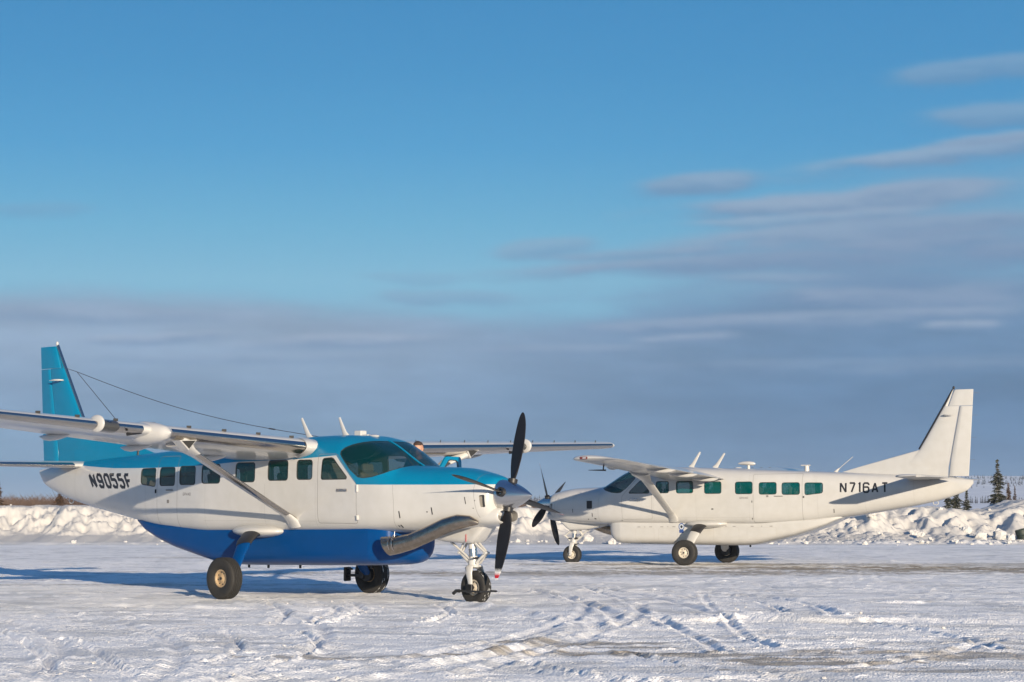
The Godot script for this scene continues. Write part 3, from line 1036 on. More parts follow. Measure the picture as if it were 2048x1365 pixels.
	while xs < 2.689:
		var q := pod_at(xs)
		prow.append(pod_ring(xs, q.x, q.y))
		xs += 0.12 if xs < 2.2 else 0.03
	prow.append(pod_ring(2.69, 1.02, .42))
	var pod := sheet(prow, true, null, 3)
	var pseam := Soup.new()
	var pdoors := [[1.27, 1.82], [0.46 + .12, 1.14], [-1.20, -0.47], [-2.26, -1.43]]
	var pod_nodes := []
	for k in 4:
		var pd: Array = pdoors[k]
		var lowy := pod_at((pd[0] + pd[1]) * 0.5).x + 0.09
		var pl := rrect(pd[0], lowy, pd[1], 1.0, .05)
		for side in [1, -1]:
			if blue:
				continue
			var r := cut(pod, grown(pl, 0.0035), side)
			pod = r[0]
			var q := cut(r[1], grown(pl, -0.0035), side)
			pseam.add(q[0])
			pod_nodes.append(q[1])
	var emblem := {}
	if not blue:
		for e in [["ring", 0.46, 1.035, 0.085, 0.1], ["disc", 0.46, 1.035, 0.066, 0.075], ["eye", 0.46, 1.035, 0.034, 0.038]]:
			var circ := PackedVector2Array()
			for k in 20:
				circ.append(Vector2(e[1] + cos(TAUF * k / 20) * e[3], e[2] + sin(TAUF * k / 20) * e[4]))
			emblem[e[0]] = circ
		var r := cut(pod, emblem.ring, -1)
		pod = r[0]
		var q := cut(r[1], emblem.disc, -1)
		var w := cut(q[1], emblem.eye, -1)
		var bs := cut(pod, PackedVector2Array([Vector2(.40, .865), Vector2(.525, .865), Vector2(.53, .945), Vector2(.395, .945)]), -1)
		pod = bs[0]
		part(plane, "round_emblem", [[q[0], M.decal_blue], [w[0], M.decal_pale], [w[1], M.letter_black], [bs[1], M.decal_blue]])
	part(plane, "cargo_pod", [[pod, low_paint], [pseam, M.rubber_seal if blue else mat("pale_seam", lin(.36, .35, .33), .7)]])
	for s in pod_nodes:
		part(plane, "pod_door", [[s, low_paint]])
	if not blue:
		for k in 4:
			var pd: Array = pdoors[k]
			for f in [0.18, 0.5, 0.82]:
				var lx := lerpf(pd[0], pd[1], f)
				part(plane, "pod_latch", [[cbox(Vector3(lx, 1.035, -pod_at(lx).y - 0.001), Vector3(0.085 if f != 0.5 else 0.03, 0.016, 0.008), 0.003), M.seam]])
	for ax in ([1.9, 0.2, -0.6, -1.1] if blue else [0.75, -1.35]):
		part(plane, "drain_mast", [[cbox(Vector3(ax, pod_at(ax).x - 0.025, 0.2 * near), Vector3(0.05, 0.06, 0.02), 0.005), M.dark_metal]])
	# --- nose-wheel housing and cowl chin
	var hrow := []
	for e in [[4.40, 1.235, .13], [4.3, 1.13, .165], [4.18, 1.02, .178], [4.1, .96, .175], [4.04, .945, .178], [3.8, .95, .19], [3.5, .965, .20], [3.2, 1.02, .21], [2.9, 1.10, .2]]:
		hrow.append(superring(e[0], 1.36, e[1], e[2], 6.0, 6.0, 28))
	part(plane, "nose_gear_housing", [[sheet(hrow, true, null, 3), white]])
	if blue:
		part(plane, "turn_limit_mark", [[cbox(Vector3(4.0, 1.03, 0.186), Vector3(0.012, 0.12, 0.006), 0.002), M.band_red]])
	var lip := []
	for e in [[4.30, .17, .40], [4.48, .165, .36], [4.60, .15, .315], [4.68, .13, .285], [4.715, .112, .265], [4.72, .098, .25], [4.70, .088, .24], [4.62, .085, .235]]:
		lip.append(superring(e[0], 1.38 + e[1], 1.38 - e[1], e[2] * 0.92, 2.6, 2.6, 36))
	part(plane, "air_intake", [[sheet(lip.slice(0, 6), true, null), white], [sheet(lip.slice(5), true, null, 2), M.rubber_seal if not blue else M.seam]])
	# --- exhaust stack
	var ep := [Vector3(4.42, 1.275, .36), Vector3(4.30, 1.30, .43), Vector3(4.12, 1.285, .50), Vector3(3.92, 1.225, .57), Vector3(3.62, 1.09, .65), Vector3(3.32, .975, .71), Vector3(3.05, .915, .745), Vector3(2.82, .895, .77)]
	var er := [0.03, 0.085, 0.118, 0.126, 0.126, 0.130, 0.140, 0.150]
	var ew := [0.03, 0.06, 0.088, 0.098, 0.10, 0.105, 0.114, 0.122]
	var es := tube(ep, ew, er, 22, Vector3(0, 0, 1), 1)
	var inner := tube([ep[5], ep[7] + Vector3(0.001, 0, 0)], [0.098, 0.108], [0.12, 0.13], 22, Vector3(0, 0, 1), 1)
	for i in inner.n.size():
		inner.n[i] = -inner.n[i]
	for i in es.p.size(): # the mouth is cut at a slant
		if es.p[i].x < 2.95:
			es.p[i].x += (0.90 - es.p[i].y) * 0.55
	for i in inner.p.size():
		if inner.p[i].x < 2.95:
			inner.p[i].x += (0.90 - inner.p[i].y) * 0.55
	var bands := []
	for k in [0.10, 0.17]:
		var c := Vector3(2.84 + k, .905 + k * .15, .77 - k * .1)
		bands.append(tube([c, c + Vector3(0.02, 0.003, -0.002)], [0.125], [0.150], 22, Vector3(0, 0, 1), 0))
	var ex := part(plane, "exhaust_stack", [[es, M.exhaust_metal], [inner, M.soot], [rod(Vector3(3.0, 1.0, .78), Vector3(3.0, 1.13, .77), 0.012), M.edge_metal]])
	for e in bands:
		part(ex, "clamp_band", [[e, M.edge_metal]])
	# --- propeller
	propeller(plane, Vector3(4.77, 1.70, 0), deg_to_rad(13.4) if blue else deg_to_rad(28.0), 0.0 if blue else 68.0, M.polished_metal)
	# --- wings
	for side in [1, -1]:
		var wing := group_part(plane, "wing")
		wing.set_meta("label", "%s wing%s" % ["starboard" if side == 1 else "port", " with bright metal leading edge" if blue else ""])
		if blue and side == 1: # this wing rides a little higher
			wing.transform = Transform3D(Basis.IDENTITY, Vector3(0, 2.5, 0.9)) * Transform3D(Basis(Vector3(1, 0, 0), -0.027), Vector3.ZERO) * Transform3D(Basis.IDENTITY, Vector3(0, -2.5, -0.9))
		var put := func(called: String, list: Array) -> MeshInstance3D:
			var l2 := []
			for e in list:
				l2.append([e[0] if side == 1 else (e[0] as Soup).port(), e[1]])
			return part(wing, called, l2)
		var sk := wing_piece(0.6, 0.95, 0.0, 1.0, 2, 1)
		sk.add(wing_piece(0.95, 7.55, 0.0, 0.725, 16, 3))
		sk.add(wing_piece(7.55, 7.75, 0.0, 1.0, 2, 1))
		var tip := []
		for k in 7:
			var f := k / 6.0
			var w := wing_at(7.75 + 0.19 * sin(f * PI / 2))
			var e := cos(f * PI / 2)
			var mid: Vector3 = w[0].lerp(w[1], 0.55)
			tip.append(section(mid.lerp(w[0], 0.55 + 0.45 * e), mid.lerp(w[1], 0.75 + 0.25 * e), w[2] * maxf(e, 0.06), 0.0, 1.0))
		put.call("wing_skin", [[sk, white]])
		put.call("wing_tip", [[skin_of(tip, 2), white]])
		put.call("flap", [[wing_piece(0.96, 4.9, 0.732, 1.0, 8), white]])
		put.call("aileron", [[wing_piece(4.915, 7.54, 0.732, 1.0, 6), white]])
		for fz in [1.55, 3.15, 4.75]:
			var w := wing_at(fz)
			var c: Vector3 = wing_point(fz, 0.86, false) + Vector3(0, -0.055, 0)
			put.call("flap_track_fairing", [[tube([c + Vector3(0.42, 0.06, 0), c + Vector3(0.30, 0.035, 0), c + Vector3(0.10, 0.015, 0), c + Vector3(-0.12, 0.005, 0), c + Vector3(-0.26, 0.01, 0), c + Vector3(-0.38, 0.025, 0)], [0.008, 0.025, 0.036, 0.036, 0.028, 0.006], [0.015, 0.035, 0.052, 0.055, 0.042, 0.008], 12), white]])
		if blue:
			for sp in ([[0.97, 3.62], [4.14, 4.58], [4.96, 7.72]] if side == 1 else [[0.97, 4.58], [4.96, 7.72]]):
				put.call("metal_leading_edge", [[wing_edge(sp[0], sp[1], 0.018, 0.075, 0.004), M.edge_metal]])
			put.call("root_cuff", [[wing_edge(0.80, 0.99, 0.12, 0.16, 0.018), white]])
		else:
			put.call("root_cuff", [[wing_edge(0.80, 0.99, 0.12, 0.16, 0.01), white]])
		for k in 10:
			var z := 1.15 + k * 0.68
			put.call("vortex_tab", [[cbox(wing_point(z, 0.085, true) + Vector3(0, 0.018, 0), Vector3(0.075, 0.04, 0.008), 0.002, Basis(Vector3.UP, 0.7)), M.dark_metal]])
		# landing light in the leading edge, with its pale cuff
		put.call("landing_light", [[wing_edge(4.58, 4.86, 0.07, 0.10, 0.012), M.lamp_glass], [ball(wing_at(4.72)[0] + Vector3(-0.06, 0.01, 0), Vector3(0.03, 0.07, 0.07), 16, 10), M.polished_metal]])
		var cf := wing_at(4.91)[0] as Vector3
		put.call("light_cuff", [[ball(cf + Vector3(-0.10, 0.015, 0), Vector3(0.19, 0.135, 0.05), 24, 14), white]])
		if side == 1 or blue:
			var pz := 4.40
			var pl := wing_at(pz)[0] as Vector3
			put.call("pitot_probe", [[tube([pl + Vector3(-0.05, -0.10, 0), pl + Vector3(0.05, -0.10, 0), pl + Vector3(0.3, -0.095, 0)], [0.02, 0.02, 0.010], [0.03, 0.02, 0.010], 8), M.dark_metal]])
		if side == -1 and not blue:
			var c := wing_point(6.6, 0.3, false)
			put.call("pitot_probe", [[tube([c + Vector3(0, 0.02, 0), c + Vector3(0.02, -0.12, 0)], [0.035, 0.03], [0.012], 8), M.dark_metal], [tube([c + Vector3(-0.05, -0.14, 0), c + Vector3(0.18, -0.135, 0), c + Vector3(0.42, -0.13, 0)], [0.02, 0.016, 0.007], [0.02, 0.016, 0.007], 8), M.dark_metal]])
		if side == 1 and blue:
			var c: Vector3 = wing_at(3.86)[0] + Vector3(0.02, -0.035, 0)
			var rp := []
			for k in 12:
				var t := k / 11.0
				rp.append(Vector2(0.19 * sqrt(maxf(0.0, 1.0 - pow(1.0 - t, 2.4))) if k < 8 else 0.19 * (1.0 - pow((t - 0.636) / 0.364, 1.8) * 0.8), 0.28 - 1.0 * t))
			part(wing, "radar_pod", [[lathe(rp, 32, Transform3D(Basis(Vector3(0, 1, 0), Vector3(1, -0.02, 0).normalized(), Vector3(0, 0, -1)), c)), white]])
		if side == -1 or blue:
			var wt := wing_at(7.80)
			var c: Vector3 = (wt[0] as Vector3).lerp(wt[1], 0.27)
			put.call("navigation_light", [[cbox(c + Vector3(0, 0.02, 0.125), Vector3(0.21, 0.062, 0.05), 0.02), M.red_lens if side == -1 else M.decal_pale], [cbox(c + Vector3(-0.02, 0.02, 0.14), Vector3(0.10, 0.034, 0.03), 0.01), M.decal_pale]])
		# strut
		var s0 := Vector3(0.66, 1.31, 0.80)
		var s1 := Vector3(0.62, 2.45 if blue and side == 1 else 2.40, 3.12)
		var stp := []
		var sa := []
		var sb := []
		for k in 7:
			var f := k / 6.0
			stp.append(s0.lerp(s1, f))
			sa.append(lerpf(0.105, 0.14, f))
			sb.append(0.036)
		var strut := group_part(plane, "wing_strut")
		var fl := func(s: Soup) -> Soup: return s if side == 1 else s.port()
		part(strut, "strut_tube", [[fl.call(tube(stp, sa, sb, 20, Vector3(1, 0, 0))), white]])
		if blue:
			var sd := (s1 - s0).normalized()
			var su := Vector3(1, 0, 0)
			var sv := sd.cross(su).normalized()
			var er2 := []
			for k in 7:
				var row := PackedVector3Array()
				for j in 11:
					var a := lerpf(-1.25, 1.25, j / 10.0)
					row.append(stp[k] + su * (cos(a) * (sa[k] + 0.004)) + sv * (sin(a) * (sb[k] + 0.004)))
				if k > 0 or true:
					er2.append(row)
			part(strut, "metal_leading_edge", [[fl.call(sheet(er2, false, Vector3(1, 0, 0))), M.edge_metal]])
		part(strut, "lower_cuff", [[fl.call(tube([Vector3(0.66, 1.20, 0.74), Vector3(0.66, 1.30, 0.83), Vector3(0.66, 1.41, 1.0)], [0.15, 0.125, 0.106], [0.06, 0.048, 0.037], 18, Vector3(1, 0, 0))), white]])
		part(strut, "upper_cuff", [[fl.call(tube([s1 + Vector3(-.01, -.12, -.255), s1 + Vector3(0.0, -0.04, -0.08), s1 + Vector3(0.02, 0.05, 0.08), s1 + Vector3(0.0, 0.10, 0.17)], [0.143, 0.19, 0.27, 0.29], [0.038, 0.06, 0.10, 0.12], 18, Vector3(1, 0, 0))), white]])
		if blue:
			var tri := Soup.new()
			var A := Vector3(0.94, 2.559, 3.11)
			var Bq := Vector3(0.94, 2.543, 3.46)
			var Cq := Vector3(0.91, 2.392, 3.25)
			var back := Vector3(-0.10, 0, 0)
			var ctr := (A + Bq + Cq) / 3.0
			tri.flat(A.lerp(ctr, .22) + Vector3(.012, 0, 0), Bq.lerp(ctr, .22) + Vector3(.012, 0, 0), Cq.lerp(ctr, .22) + Vector3(.012, 0, 0), Vector3(1, 0, 0))
			var fr := Soup.new()
			for e in [[A, Bq], [Bq, Cq], [Cq, A]]:
				fr.quad(e[0], e[1], e[1] + back * 2, e[0] + back * 2, (e[0] + e[1]) * 0.5 - ctr)
				fr.quad(e[0], e[1], (e[1] as Vector3).lerp(ctr, .2) + Vector3(.01, 0, 0), (e[0] as Vector3).lerp(ctr, .2) + Vector3(.01, 0, 0), Vector3(1, 0, 0))
			part(strut, "cuff_lamp", [[fl.call(tri), M.dark_slot], [fl.call(fr), white]])
		# --- main gear
		var gear := group_part(plane, "main_gear")
		part(gear, "gear_fairing", [[fl.call(ball(Vector3(-0.28, 1.105, 0.70), Vector3(0.60, 0.112, 0.30), 28, 16)), white]])
		var lp := [Vector3(-0.2, 1.10, 0.72), Vector3(-0.18, 1.05, 0.98), Vector3(-0.14, 0.94, 1.14), Vector3(-0.08, 0.76, 1.29), Vector3(-0.03, 0.56, 1.43), Vector3(0.0, 0.40, 1.52), Vector3(0.0, 0.345, 1.57)]
		var la := [0.17, 0.165, 0.155, 0.14, 0.125, 0.11, 0.09]
		var lb := [0.05, 0.048, 0.045, 0.042, 0.04, 0.038, 0.04]
		part(gear, "leg", [[fl.call(tube(lp.slice(2), la.slice(2), lb.slice(2), 18, Vector3(1, 0, 0))), low_paint if blue else white]])
		part(gear, "leg_boot", [[fl.call(tube(lp.slice(0, 4).map(func(v): return v if v != lp[3] else lp[2].lerp(lp[3], 0.35)), [0.185, 0.18, 0.172, 0.162], [0.065, 0.062, 0.06, 0.055], 18, Vector3(1, 0, 0))), M.glove_black]])
		wheel(gear, "main_wheel", Vector3(0, 0.338, side * 1.70), 0.345, 0.24, 0.14, side, M.dusty_wheel_paint if blue else M.wheel_paint, blue and side == -1)
		part(gear, "brake", [[fl.call(lathe([Vector2(0.0, -0.02), Vector2(0.13, -0.02), Vector2(0.13, 0.05), Vector2(0.0, 0.05)], 20, Transform3D(Basis(Vector3(1, 0, 0), Vector3(0, 0, 1), Vector3(0, -1, 0)), Vector3(0, 0.338, 1.57)))), M.dark_metal], [fl.call(cbox(Vector3(-0.1, 0.33, 1.56), Vector3(0.12, 0.16, 0.1), 0.02)), M.dark_metal]])
		if blue:
			part(gear, "ski_bracket", [[fl.call(cbox(Vector3(-0.30, 0.31, 1.53), Vector3(0.36, 0.05, 0.04), 0.01)), M.dark_metal], [fl.call(cbox(Vector3(-0.46, 0.33, 1.54), Vector3(0.05, 0.25, 0.16), 0.015)), M.dark_metal], [fl.call(cbox(Vector3(-0.40, 0.42, 1.53), Vector3(0.16, 0.04, 0.04), 0.01)), M.dark_metal]])
	# --- nose gear
	var ng := group_part(plane, "nose_gear")
	var nx := 4.05
	wheel(ng, "nose_wheel", Vector3(nx, 0.258, 0), 0.265, 0.185, 0.118, near, M.wheel_paint, blue)
	part(ng, "oleo_strut", [[rod(Vector3(nx - 0.05, 0.66, 0), Vector3(nx - 0.09, 1.0, 0), 0.065, -1, 18), white], [rod(Vector3(nx - 0.05, 0.56, 0), Vector3(nx - 0.055, 0.68, 0), 0.09, -1, 18), white], [rod(Vector3(nx - 0.06, 0.74, 0), Vector3(nx - 0.075, 0.86, 0), 0.068, -1, 18), M.polished_metal]])
	for sd in [-1, 1]:
		part(ng, "fork_arm", [[tube([Vector3(nx - 0.05, 0.60, sd * 0.04), Vector3(nx - 0.04, 0.575, sd * 0.12), Vector3(nx - 0.02, 0.48, sd * 0.145), Vector3(nx, 0.36, sd * 0.14), Vector3(nx, 0.26, sd * 0.135)], [0.075, 0.08, 0.065, 0.05, 0.04], [0.03, 0.03, 0.022, 0.02, 0.02], 14, Vector3(1, 0, 0)), white]])
		part(ng, "axle_cap", [[rod(Vector3(nx, 0.258, sd * 0.11), Vector3(nx, 0.258, sd * 0.175), 0.055 if blue else 0.03, -1, 14), M.dark_metal if blue else white]])
	part(ng, "collar", [[tube([Vector3(nx - 0.05, 0.555, 0), Vector3(nx - 0.05, 0.575, 0)], [0.15], [0.11], 18, Vector3(1, 0, 0)), M.dark_metal]])
	for e in [[nx + 0.05, nx + 0.22, nx + 0.04], [nx - 0.16, nx - 0.33, nx - 0.10]]:
		var lk := Soup.new()
		var w := 0.05
		for sd in [-1, 1]:
			lk.add(tube([Vector3(e[0] - 0.06, 0.97, sd * w), Vector3(e[1], 0.80, sd * w * 0.5)], [0.022], [0.014], 8, Vector3(1, 0, 0)))
			lk.add(tube([Vector3(e[1], 0.80, sd * w * 0.5), Vector3(e[2], 0.64, sd * w)], [0.024], [0.016], 8, Vector3(1, 0, 0)))
		lk.add(rod(Vector3(e[1], 0.80, -0.06), Vector3(e[1], 0.80, 0.06), 0.022))
		part(ng, "torque_link", [[lk, white]])
	part(ng, "drag_brace", [[rod(Vector3(nx - 0.1, 0.70, 0.03), Vector3(nx - 0.55, 1.0, 0.05), 0.02), white], [rod(Vector3(nx + 0.05, 0.72, -0.12), Vector3(nx + 0.05, 0.72, 0.12), 0.014), M.dark_metal], [cbox(Vector3(nx - 0.16, 0.72, -0.07), Vector3(0.1, 0.05, 0.05), 0.01), M.dark_metal]])
	if blue:
		var fb := Soup.new()
		for sd in [-1, 1]:
			fb.add(cbox(Vector3(nx + 0.02, 0.20, sd * 0.165), Vector3(0.5, 0.032, 0.03), 0.008))
			fb.add(cbox(Vector3(nx, 0.24, sd * 0.16), Vector3(0.13, 0.14, 0.03), 0.015))
			fb.add(tube([Vector3(nx - 0.20, 0.2, sd * 0.16), Vector3(nx - 0.27, 0.20, sd * 0.17), Vector3(nx - 0.33, 0.155, sd * 0.17)], [0.03], [0.028], 8))
		fb.add(rod(Vector3(nx + 0.26, 0.2, -0.2), Vector3(nx + 0.26, 0.2, 0.2), 0.012))
		part(ng, "tow_fitting", [[fb, M.dark_metal]])
	# --- tail
	var fin := []
	var FN := [[2.30, -4.75, -6.80, .075], [2.55, -5.2, -6.81, .072], [2.8, -5.75, -6.865, .07], [3.0, -6.0, -6.905, .068], [3.04, -6.045, -6.912, .068], [3.4, -6.27, -6.985, .062], [3.8, -6.51, -7.065, .056], [4.165, -6.73, -7.14, .05]]
	for e in FN:
		fin.append(section(Vector3(e[1], e[0], 0), Vector3(lerpf(e[1], e[2], 1.0 / 0.66), e[0], 0), lerpf(0.047, 0.036, clampf((e[0] - 2.3) / 1.86, 0.0, 1.0)) / ((e[1] - e[2]) / 0.66 * foil(0.66, 1.0).x), 0.0, 0.66, 10, Vector3(0, 0, 1)))
	# keep the fin symmetrical: no camber sideways
	for row in fin:
		var half: int = (row.size() + 1) / 2
		for j in half:
			var k: int = row.size() - 1 - j
			if k > j:
				var z := (absf(row[j].z) + absf(row[k].z)) * 0.5
				row[j].z = z
				row[k].z = -z
			else:
				row[j].z = 0.0
	var tail := group_part(plane, "vertical_tail")
	part(tail, "fin", [[skin_of(fin), top_paint]])
	var slim := func(rws: Array) -> Soup:
		var out := []
		for e in rws: # y, front x, back x, half thickness front, half thickness mid
			out.append(PackedVector3Array([Vector3(e[1], e[0], 0), Vector3(e[1] - 0.03, e[0], e[3]), Vector3(lerpf(e[1], e[2], 0.3), e[0], e[4]), Vector3(e[2] + 0.01, e[0], 0.008), Vector3(e[2], e[0], 0), Vector3(e[2] + 0.01, e[0], -0.008), Vector3(lerpf(e[1], e[2], 0.3), e[0], -e[4]), Vector3(e[1] - 0.03, e[0], -e[3])]))
		return sheet(out, true, null, 3)
	part(tail, "rudder", [[slim.call([[2.315, -6.815, -7.345, .045, .05], [2.8, -6.88, -7.385, .043, .047], [3.4, -7.0, -7.43, .04, .043], [4.16, -7.155, -7.49, .034, .036]]), top_paint], [slim.call([[4.172, -6.845, -7.49, .03, .045], [4.4, -6.93, -7.508, .028, .04], [4.57, -7.0, -7.52, .02, .03], [4.6, -7.03, -7.52, .008, .012]]), top_paint]])
	part(tail, "fin_tip", [[slim.call([[4.16, -6.735, -6.83, .025, .03], [4.4, -6.87, -6.92, .02, .022], [4.6, -6.97, -7.0, .012, .012], [4.635, -6.985, -7.0, .004, .004]]), top_paint]])
	var dor := []
	for e in [[-3.92, 2.475, .01], [-4.4, 2.61, .05], [-5.0, 2.765, .07], [-5.6, 2.92, .08], [-6.06, 3.035, .08], [-6.3, 3.03, .075]]:
		var dr := PackedVector3Array()
		var lo2 := 2.38 if e[0] > -5.0 else 2.30
		for k in 15:
			var f := k / 14.0
			var ang := lerpf(-PI / 2, PI / 2, f)
			var hh: float = e[1] - lo2
			dr.append(Vector3(e[0], lo2 + hh * pow(cos(ang), 0.7) if absf(cos(ang)) > 1e-4 else lo2, e[2] * signf(ang) * (0.25 + 0.75 * pow(1.0 - cos(ang), 0.8)) if f != 0.5 else 0.0))
		dor.append(dr)
	part(tail, "dorsal_fin", [[sheet(dor, false, null), top_paint]])
	var fle := []
	for k in 9:
		var f := k / 8.0
		fle.append(Vector3(lerpf(-6.035, -6.975, f), lerpf(3.05, 4.61, f), 0))
	part(tail, "metal_leading_edge" if blue else "de_ice_boot", [[tube(fle, [0.028 if blue else 0.019], [0.03 if blue else 0.022], 10), M.edge_metal if blue else M.letter_black]])
	part(tail, "fin_beacon", [[ball(Vector3(-7.0, 4.65, 0), Vector3(0.035, 0.045, 0.025), 12, 8), white if blue else M.dark_metal]])
	for side in [1, -1]:
		part(tail, "navigation_aerial", [[tube([Vector3(-6.72, 3.93, side * 0.04), Vector3(-6.76, 3.93, side * 0.12), Vector3(-6.85, 3.93, side * 0.16), Vector3(-7.02, 3.925, side * 0.15)], [0.02, 0.035, 0.035, 0.008], [0.012, 0.02, 0.02, 0.006], 10), white]])
		var stab := []
		var el := []
		for k in 9:
			var z := lerpf(0.05, 3.05, k / 8.0)
			var t := z / 3.12
			var le := Vector3(lerpf(-5.74, -6.2, t), 2.275, z * side)
			var te := Vector3(lerpf(-7.16, -7.02, t), 2.262, z * side)
			stab.append(section(le, te, 0.10, 0.0, 0.62, 10))
			if k > 0:
				el.append(section(le, te, 0.10, 0.63, 1.0, 8))
		for k in 3:
			var f: float = [0.5, 0.85, 1.0][k]
			var le := Vector3(lerpf(-6.19, -6.42, f), 2.275, (3.05 + 0.08 * f) * side)
			var te := Vector3(lerpf(-7.02, -6.95, f), 2.268, (3.05 + 0.08 * f) * side)
			stab.append(section(le, te, 0.10 * [0.85, 0.5, 0.08][k], 0.0, 0.62, 10))
		var hs := group_part(plane, "horizontal_tail")
		part(hs, "stabilizer", [[skin_of(stab), white]])
		part(hs, "elevator", [[skin_of(el), white]])
		if blue:
			var r3 := []
			for k in 9:
				var z := lerpf(0.42, 3.05, k / 8.0)
				var t := z / 3.12
				var row := PackedVector3Array()
				var le := Vector3(lerpf(-5.74, -6.2, t), 2.275, z * side)
				for j in 11:
					var f := (j - 5) / 5.0
					var q := foil(0.06 * f * f, 0.10)
					row.append(le + Vector3(-(1.42 - 0.6 * t) * 0.06 * f * f + 0.004, (1.42 - 0.6 * t) * (q.y - signf(f) * q.x) - signf(f) * 0.004, 0))
				r3.append(row)
			part(hs, "metal_leading_edge", [[sheet(r3, false, Vector3(1, 0, 0)), M.edge_metal]])
	part(plane, "tail_ring", [[tube(range(13).map(func(k): return Vector3(-6.45 + 0.07 * cos(TAUF * k / 12.0), 1.62 + 0.055 * sin(TAUF * k / 12.0), 0)), [0.012], [0.012], 6, Vector3(0, 0, 1), 0), white]])
	# --- aerials on the roof
	var blade := func(px: float, h: float, back: float, w: float, called := "blade_aerial", z := 0.0) -> void:
		var y0 := body_at(px)[0] - 0.02
		part(plane, called, [[tube([Vector3(px, y0, z), Vector3(px - back * 0.25, y0 + h * 0.22, z), Vector3(px - back, y0 + h, z)], [w, w * 0.62, w * 0.30], [0.03, 0.016, 0.010], 12, Vector3(1, 0, 0)), white]])
	if blue:
		blade.call(0.20, 0.37, 0.22, 0.085)
		blade.call(1.08, 0.33, 0.17, 0.08)
		part(plane, "satellite_aerial", [[cbox(Vector3(1.42, body_at(1.42)[0] + 0.035, 0), Vector3(0.16, 0.09, 0.14), 0.01), white], [ball(Vector3(1.72, body_at(1.72)[0] - 0.005, 0), Vector3(0.14, 0.03, 0.06), 14, 8), white], [cbox(Vector3(1.56, body_at(1.55)[0] + 0.004, 0), Vector3(0.16, 0.025, 0.1), 0.008), white]])
		blade.call(-3.0, 0.18, 0.05, 0.05)
		var fin_p := Vector3(-6.72, 4.165, 0)
		var fork := Vector3(-6.36, 4.08, 0)
		var wr := []
		for k in 17:
			var f := k / 16.0
			wr.append(fork.lerp(Vector3(0.42, 2.70, 0), f) + Vector3(0, -0.16 * sin(PI * f), 0))
		part(plane, "wire_aerial", [[tube(wr, [0.0055], [0.0055], 6), M.wire], [rod(fin_p, fork, 0.0055, -1, 6), M.wire], [rod(fork, Vector3(-4.40, 2.60, 0.03), 0.0055, -1, 6), M.wire], [rod(wr[13], wr[13].lerp(wr[14], 0.35), 0.013, -1, 6), M.wire], [rod(Vector3(-4.40, 2.60, 0.03), Vector3(-4.4, 2.42, 0.05), 0.02, -1, 8), M.wire]])
	else:
		blade.call(0.42, 0.44, 0.28, 0.085)
		blade.call(-0.28, 0.42, 0.30, 0.085)
		part(plane, "satellite_aerial", [[rod(Vector3(-1.27, 2.58, 0), Vector3(-1.27, 2.72, 0), 0.045, 0.04), white], [tube([Vector3(-0.98, 2.755, 0), Vector3(-1.1, 2.765, 0), Vector3(-1.28, 2.76, 0), Vector3(-1.42, 2.745, 0), Vector3(-1.47, 2.74, 0)], [0.02, 0.06, 0.08, 0.06, 0.01], [0.02, 0.05, 0.06, 0.05, 0.01], 12), white]])
		part(plane, "weather_aerial", [[rod(Vector3(-2.93, 2.48, 0), Vector3(-2.93, 2.66, 0), 0.075, 0.065), white], [cbox(Vector3(-2.9, 2.675, 0), Vector3(0.26, 0.03, 0.1), 0.01), white]])
		part(plane, "whip_aerial", [[rod(Vector3(-3.72, 2.46, 0), Vector3(-3.84, 2.58, 0), 0.055, 0.02), white], [rod(Vector3(-3.82, 2.56, 0), Vector3(-4.22, 2.88, 0), 0.010, 0.008), white]])
		for k in 4:
			var f := k / 3.0
			var p0 := Vector3(lerpf(-7.36, -7.51, f), lerpf(2.75, 4.5, f), 0)
			part(tail, "static_wick", [[rod(p0, p0 + Vector3(-0.16, -0.004, 0), 0.0035, -1, 5), M.seam]])
	# --- small fittings on the skin
	var nodes := []
	if blue:
		nodes = [["slot_vent", 3.04, 1.395, .018, .115, .12], ["slot_vent", 3.64, 1.455, .018, .115, .12], ["slot_vent", 4.25, 1.62, .012, .11, .2], ["slot_vent", 3.02, 1.21, .018, .07, .3], ["slot_vent", 2.97, 1.21, .014, .045, .3], ["flush_cap", 3.55, 1.44, .02, .02, 0.0], ["flush_cap", 4.41, 1.62, .014, .014, 0.0], ["flush_cap", 4.38, 1.50, .014, .014, 0.0]]
		for e in nodes:
			hit_box(plane, e[0], e[1], e[2], 1, e[3], e[4], 0.006, M.dark_slot, e[5])
		hit_box(plane, "door_handle", 1.85, 1.785, 1, 0.24, 0.045, 0.02, M.edge_metal)
		hit_box(plane, "door_hinge", 2.20, 1.345, 1, 0.03, 0.075, 0.04, white)
		hit_box(plane, "door_hinge", 2.20, 1.815, 1, 0.03, 0.12, 0.03, white)
		hit_box(plane, "door_handle", -2.62, 1.80, 1, 0.22, 0.022, 0.012, M.seam)
		hit_box(plane, "door_latch", -3.06, 1.78, 1, 0.03, 0.07, 0.02, M.dark_slot)
		hit_box(plane, "placard", -2.66, 1.60, 1, 0.07, 0.06, 0.004, M.seam)
	else:
		nodes = [["slot_vent", 3.13, 1.38, .02, .1, 0.0], ["slot_vent", 3.78, 1.50, .014, .11, 0.0], ["slot_vent", 3.04, 1.27, .06, .03, 0.3], ["flush_cap", 3.28, 1.26, .03, .03, 0.0], ["flush_cap", -0.494, 1.51, .06, .03, 0.0], ["slot_vent", -3.84, 1.43, .02, .11, 0.0], ["slot_vent", -1.63, 1.70, .018, .06, 0.0], ["slot_vent", -1.63, 1.24, .018, .05, 0.0], ["flush_cap", -3.04, 1.81, .045, .045, 0.0], ["slot_vent", 2.2, 1.22, .015, .05, 0.0]]
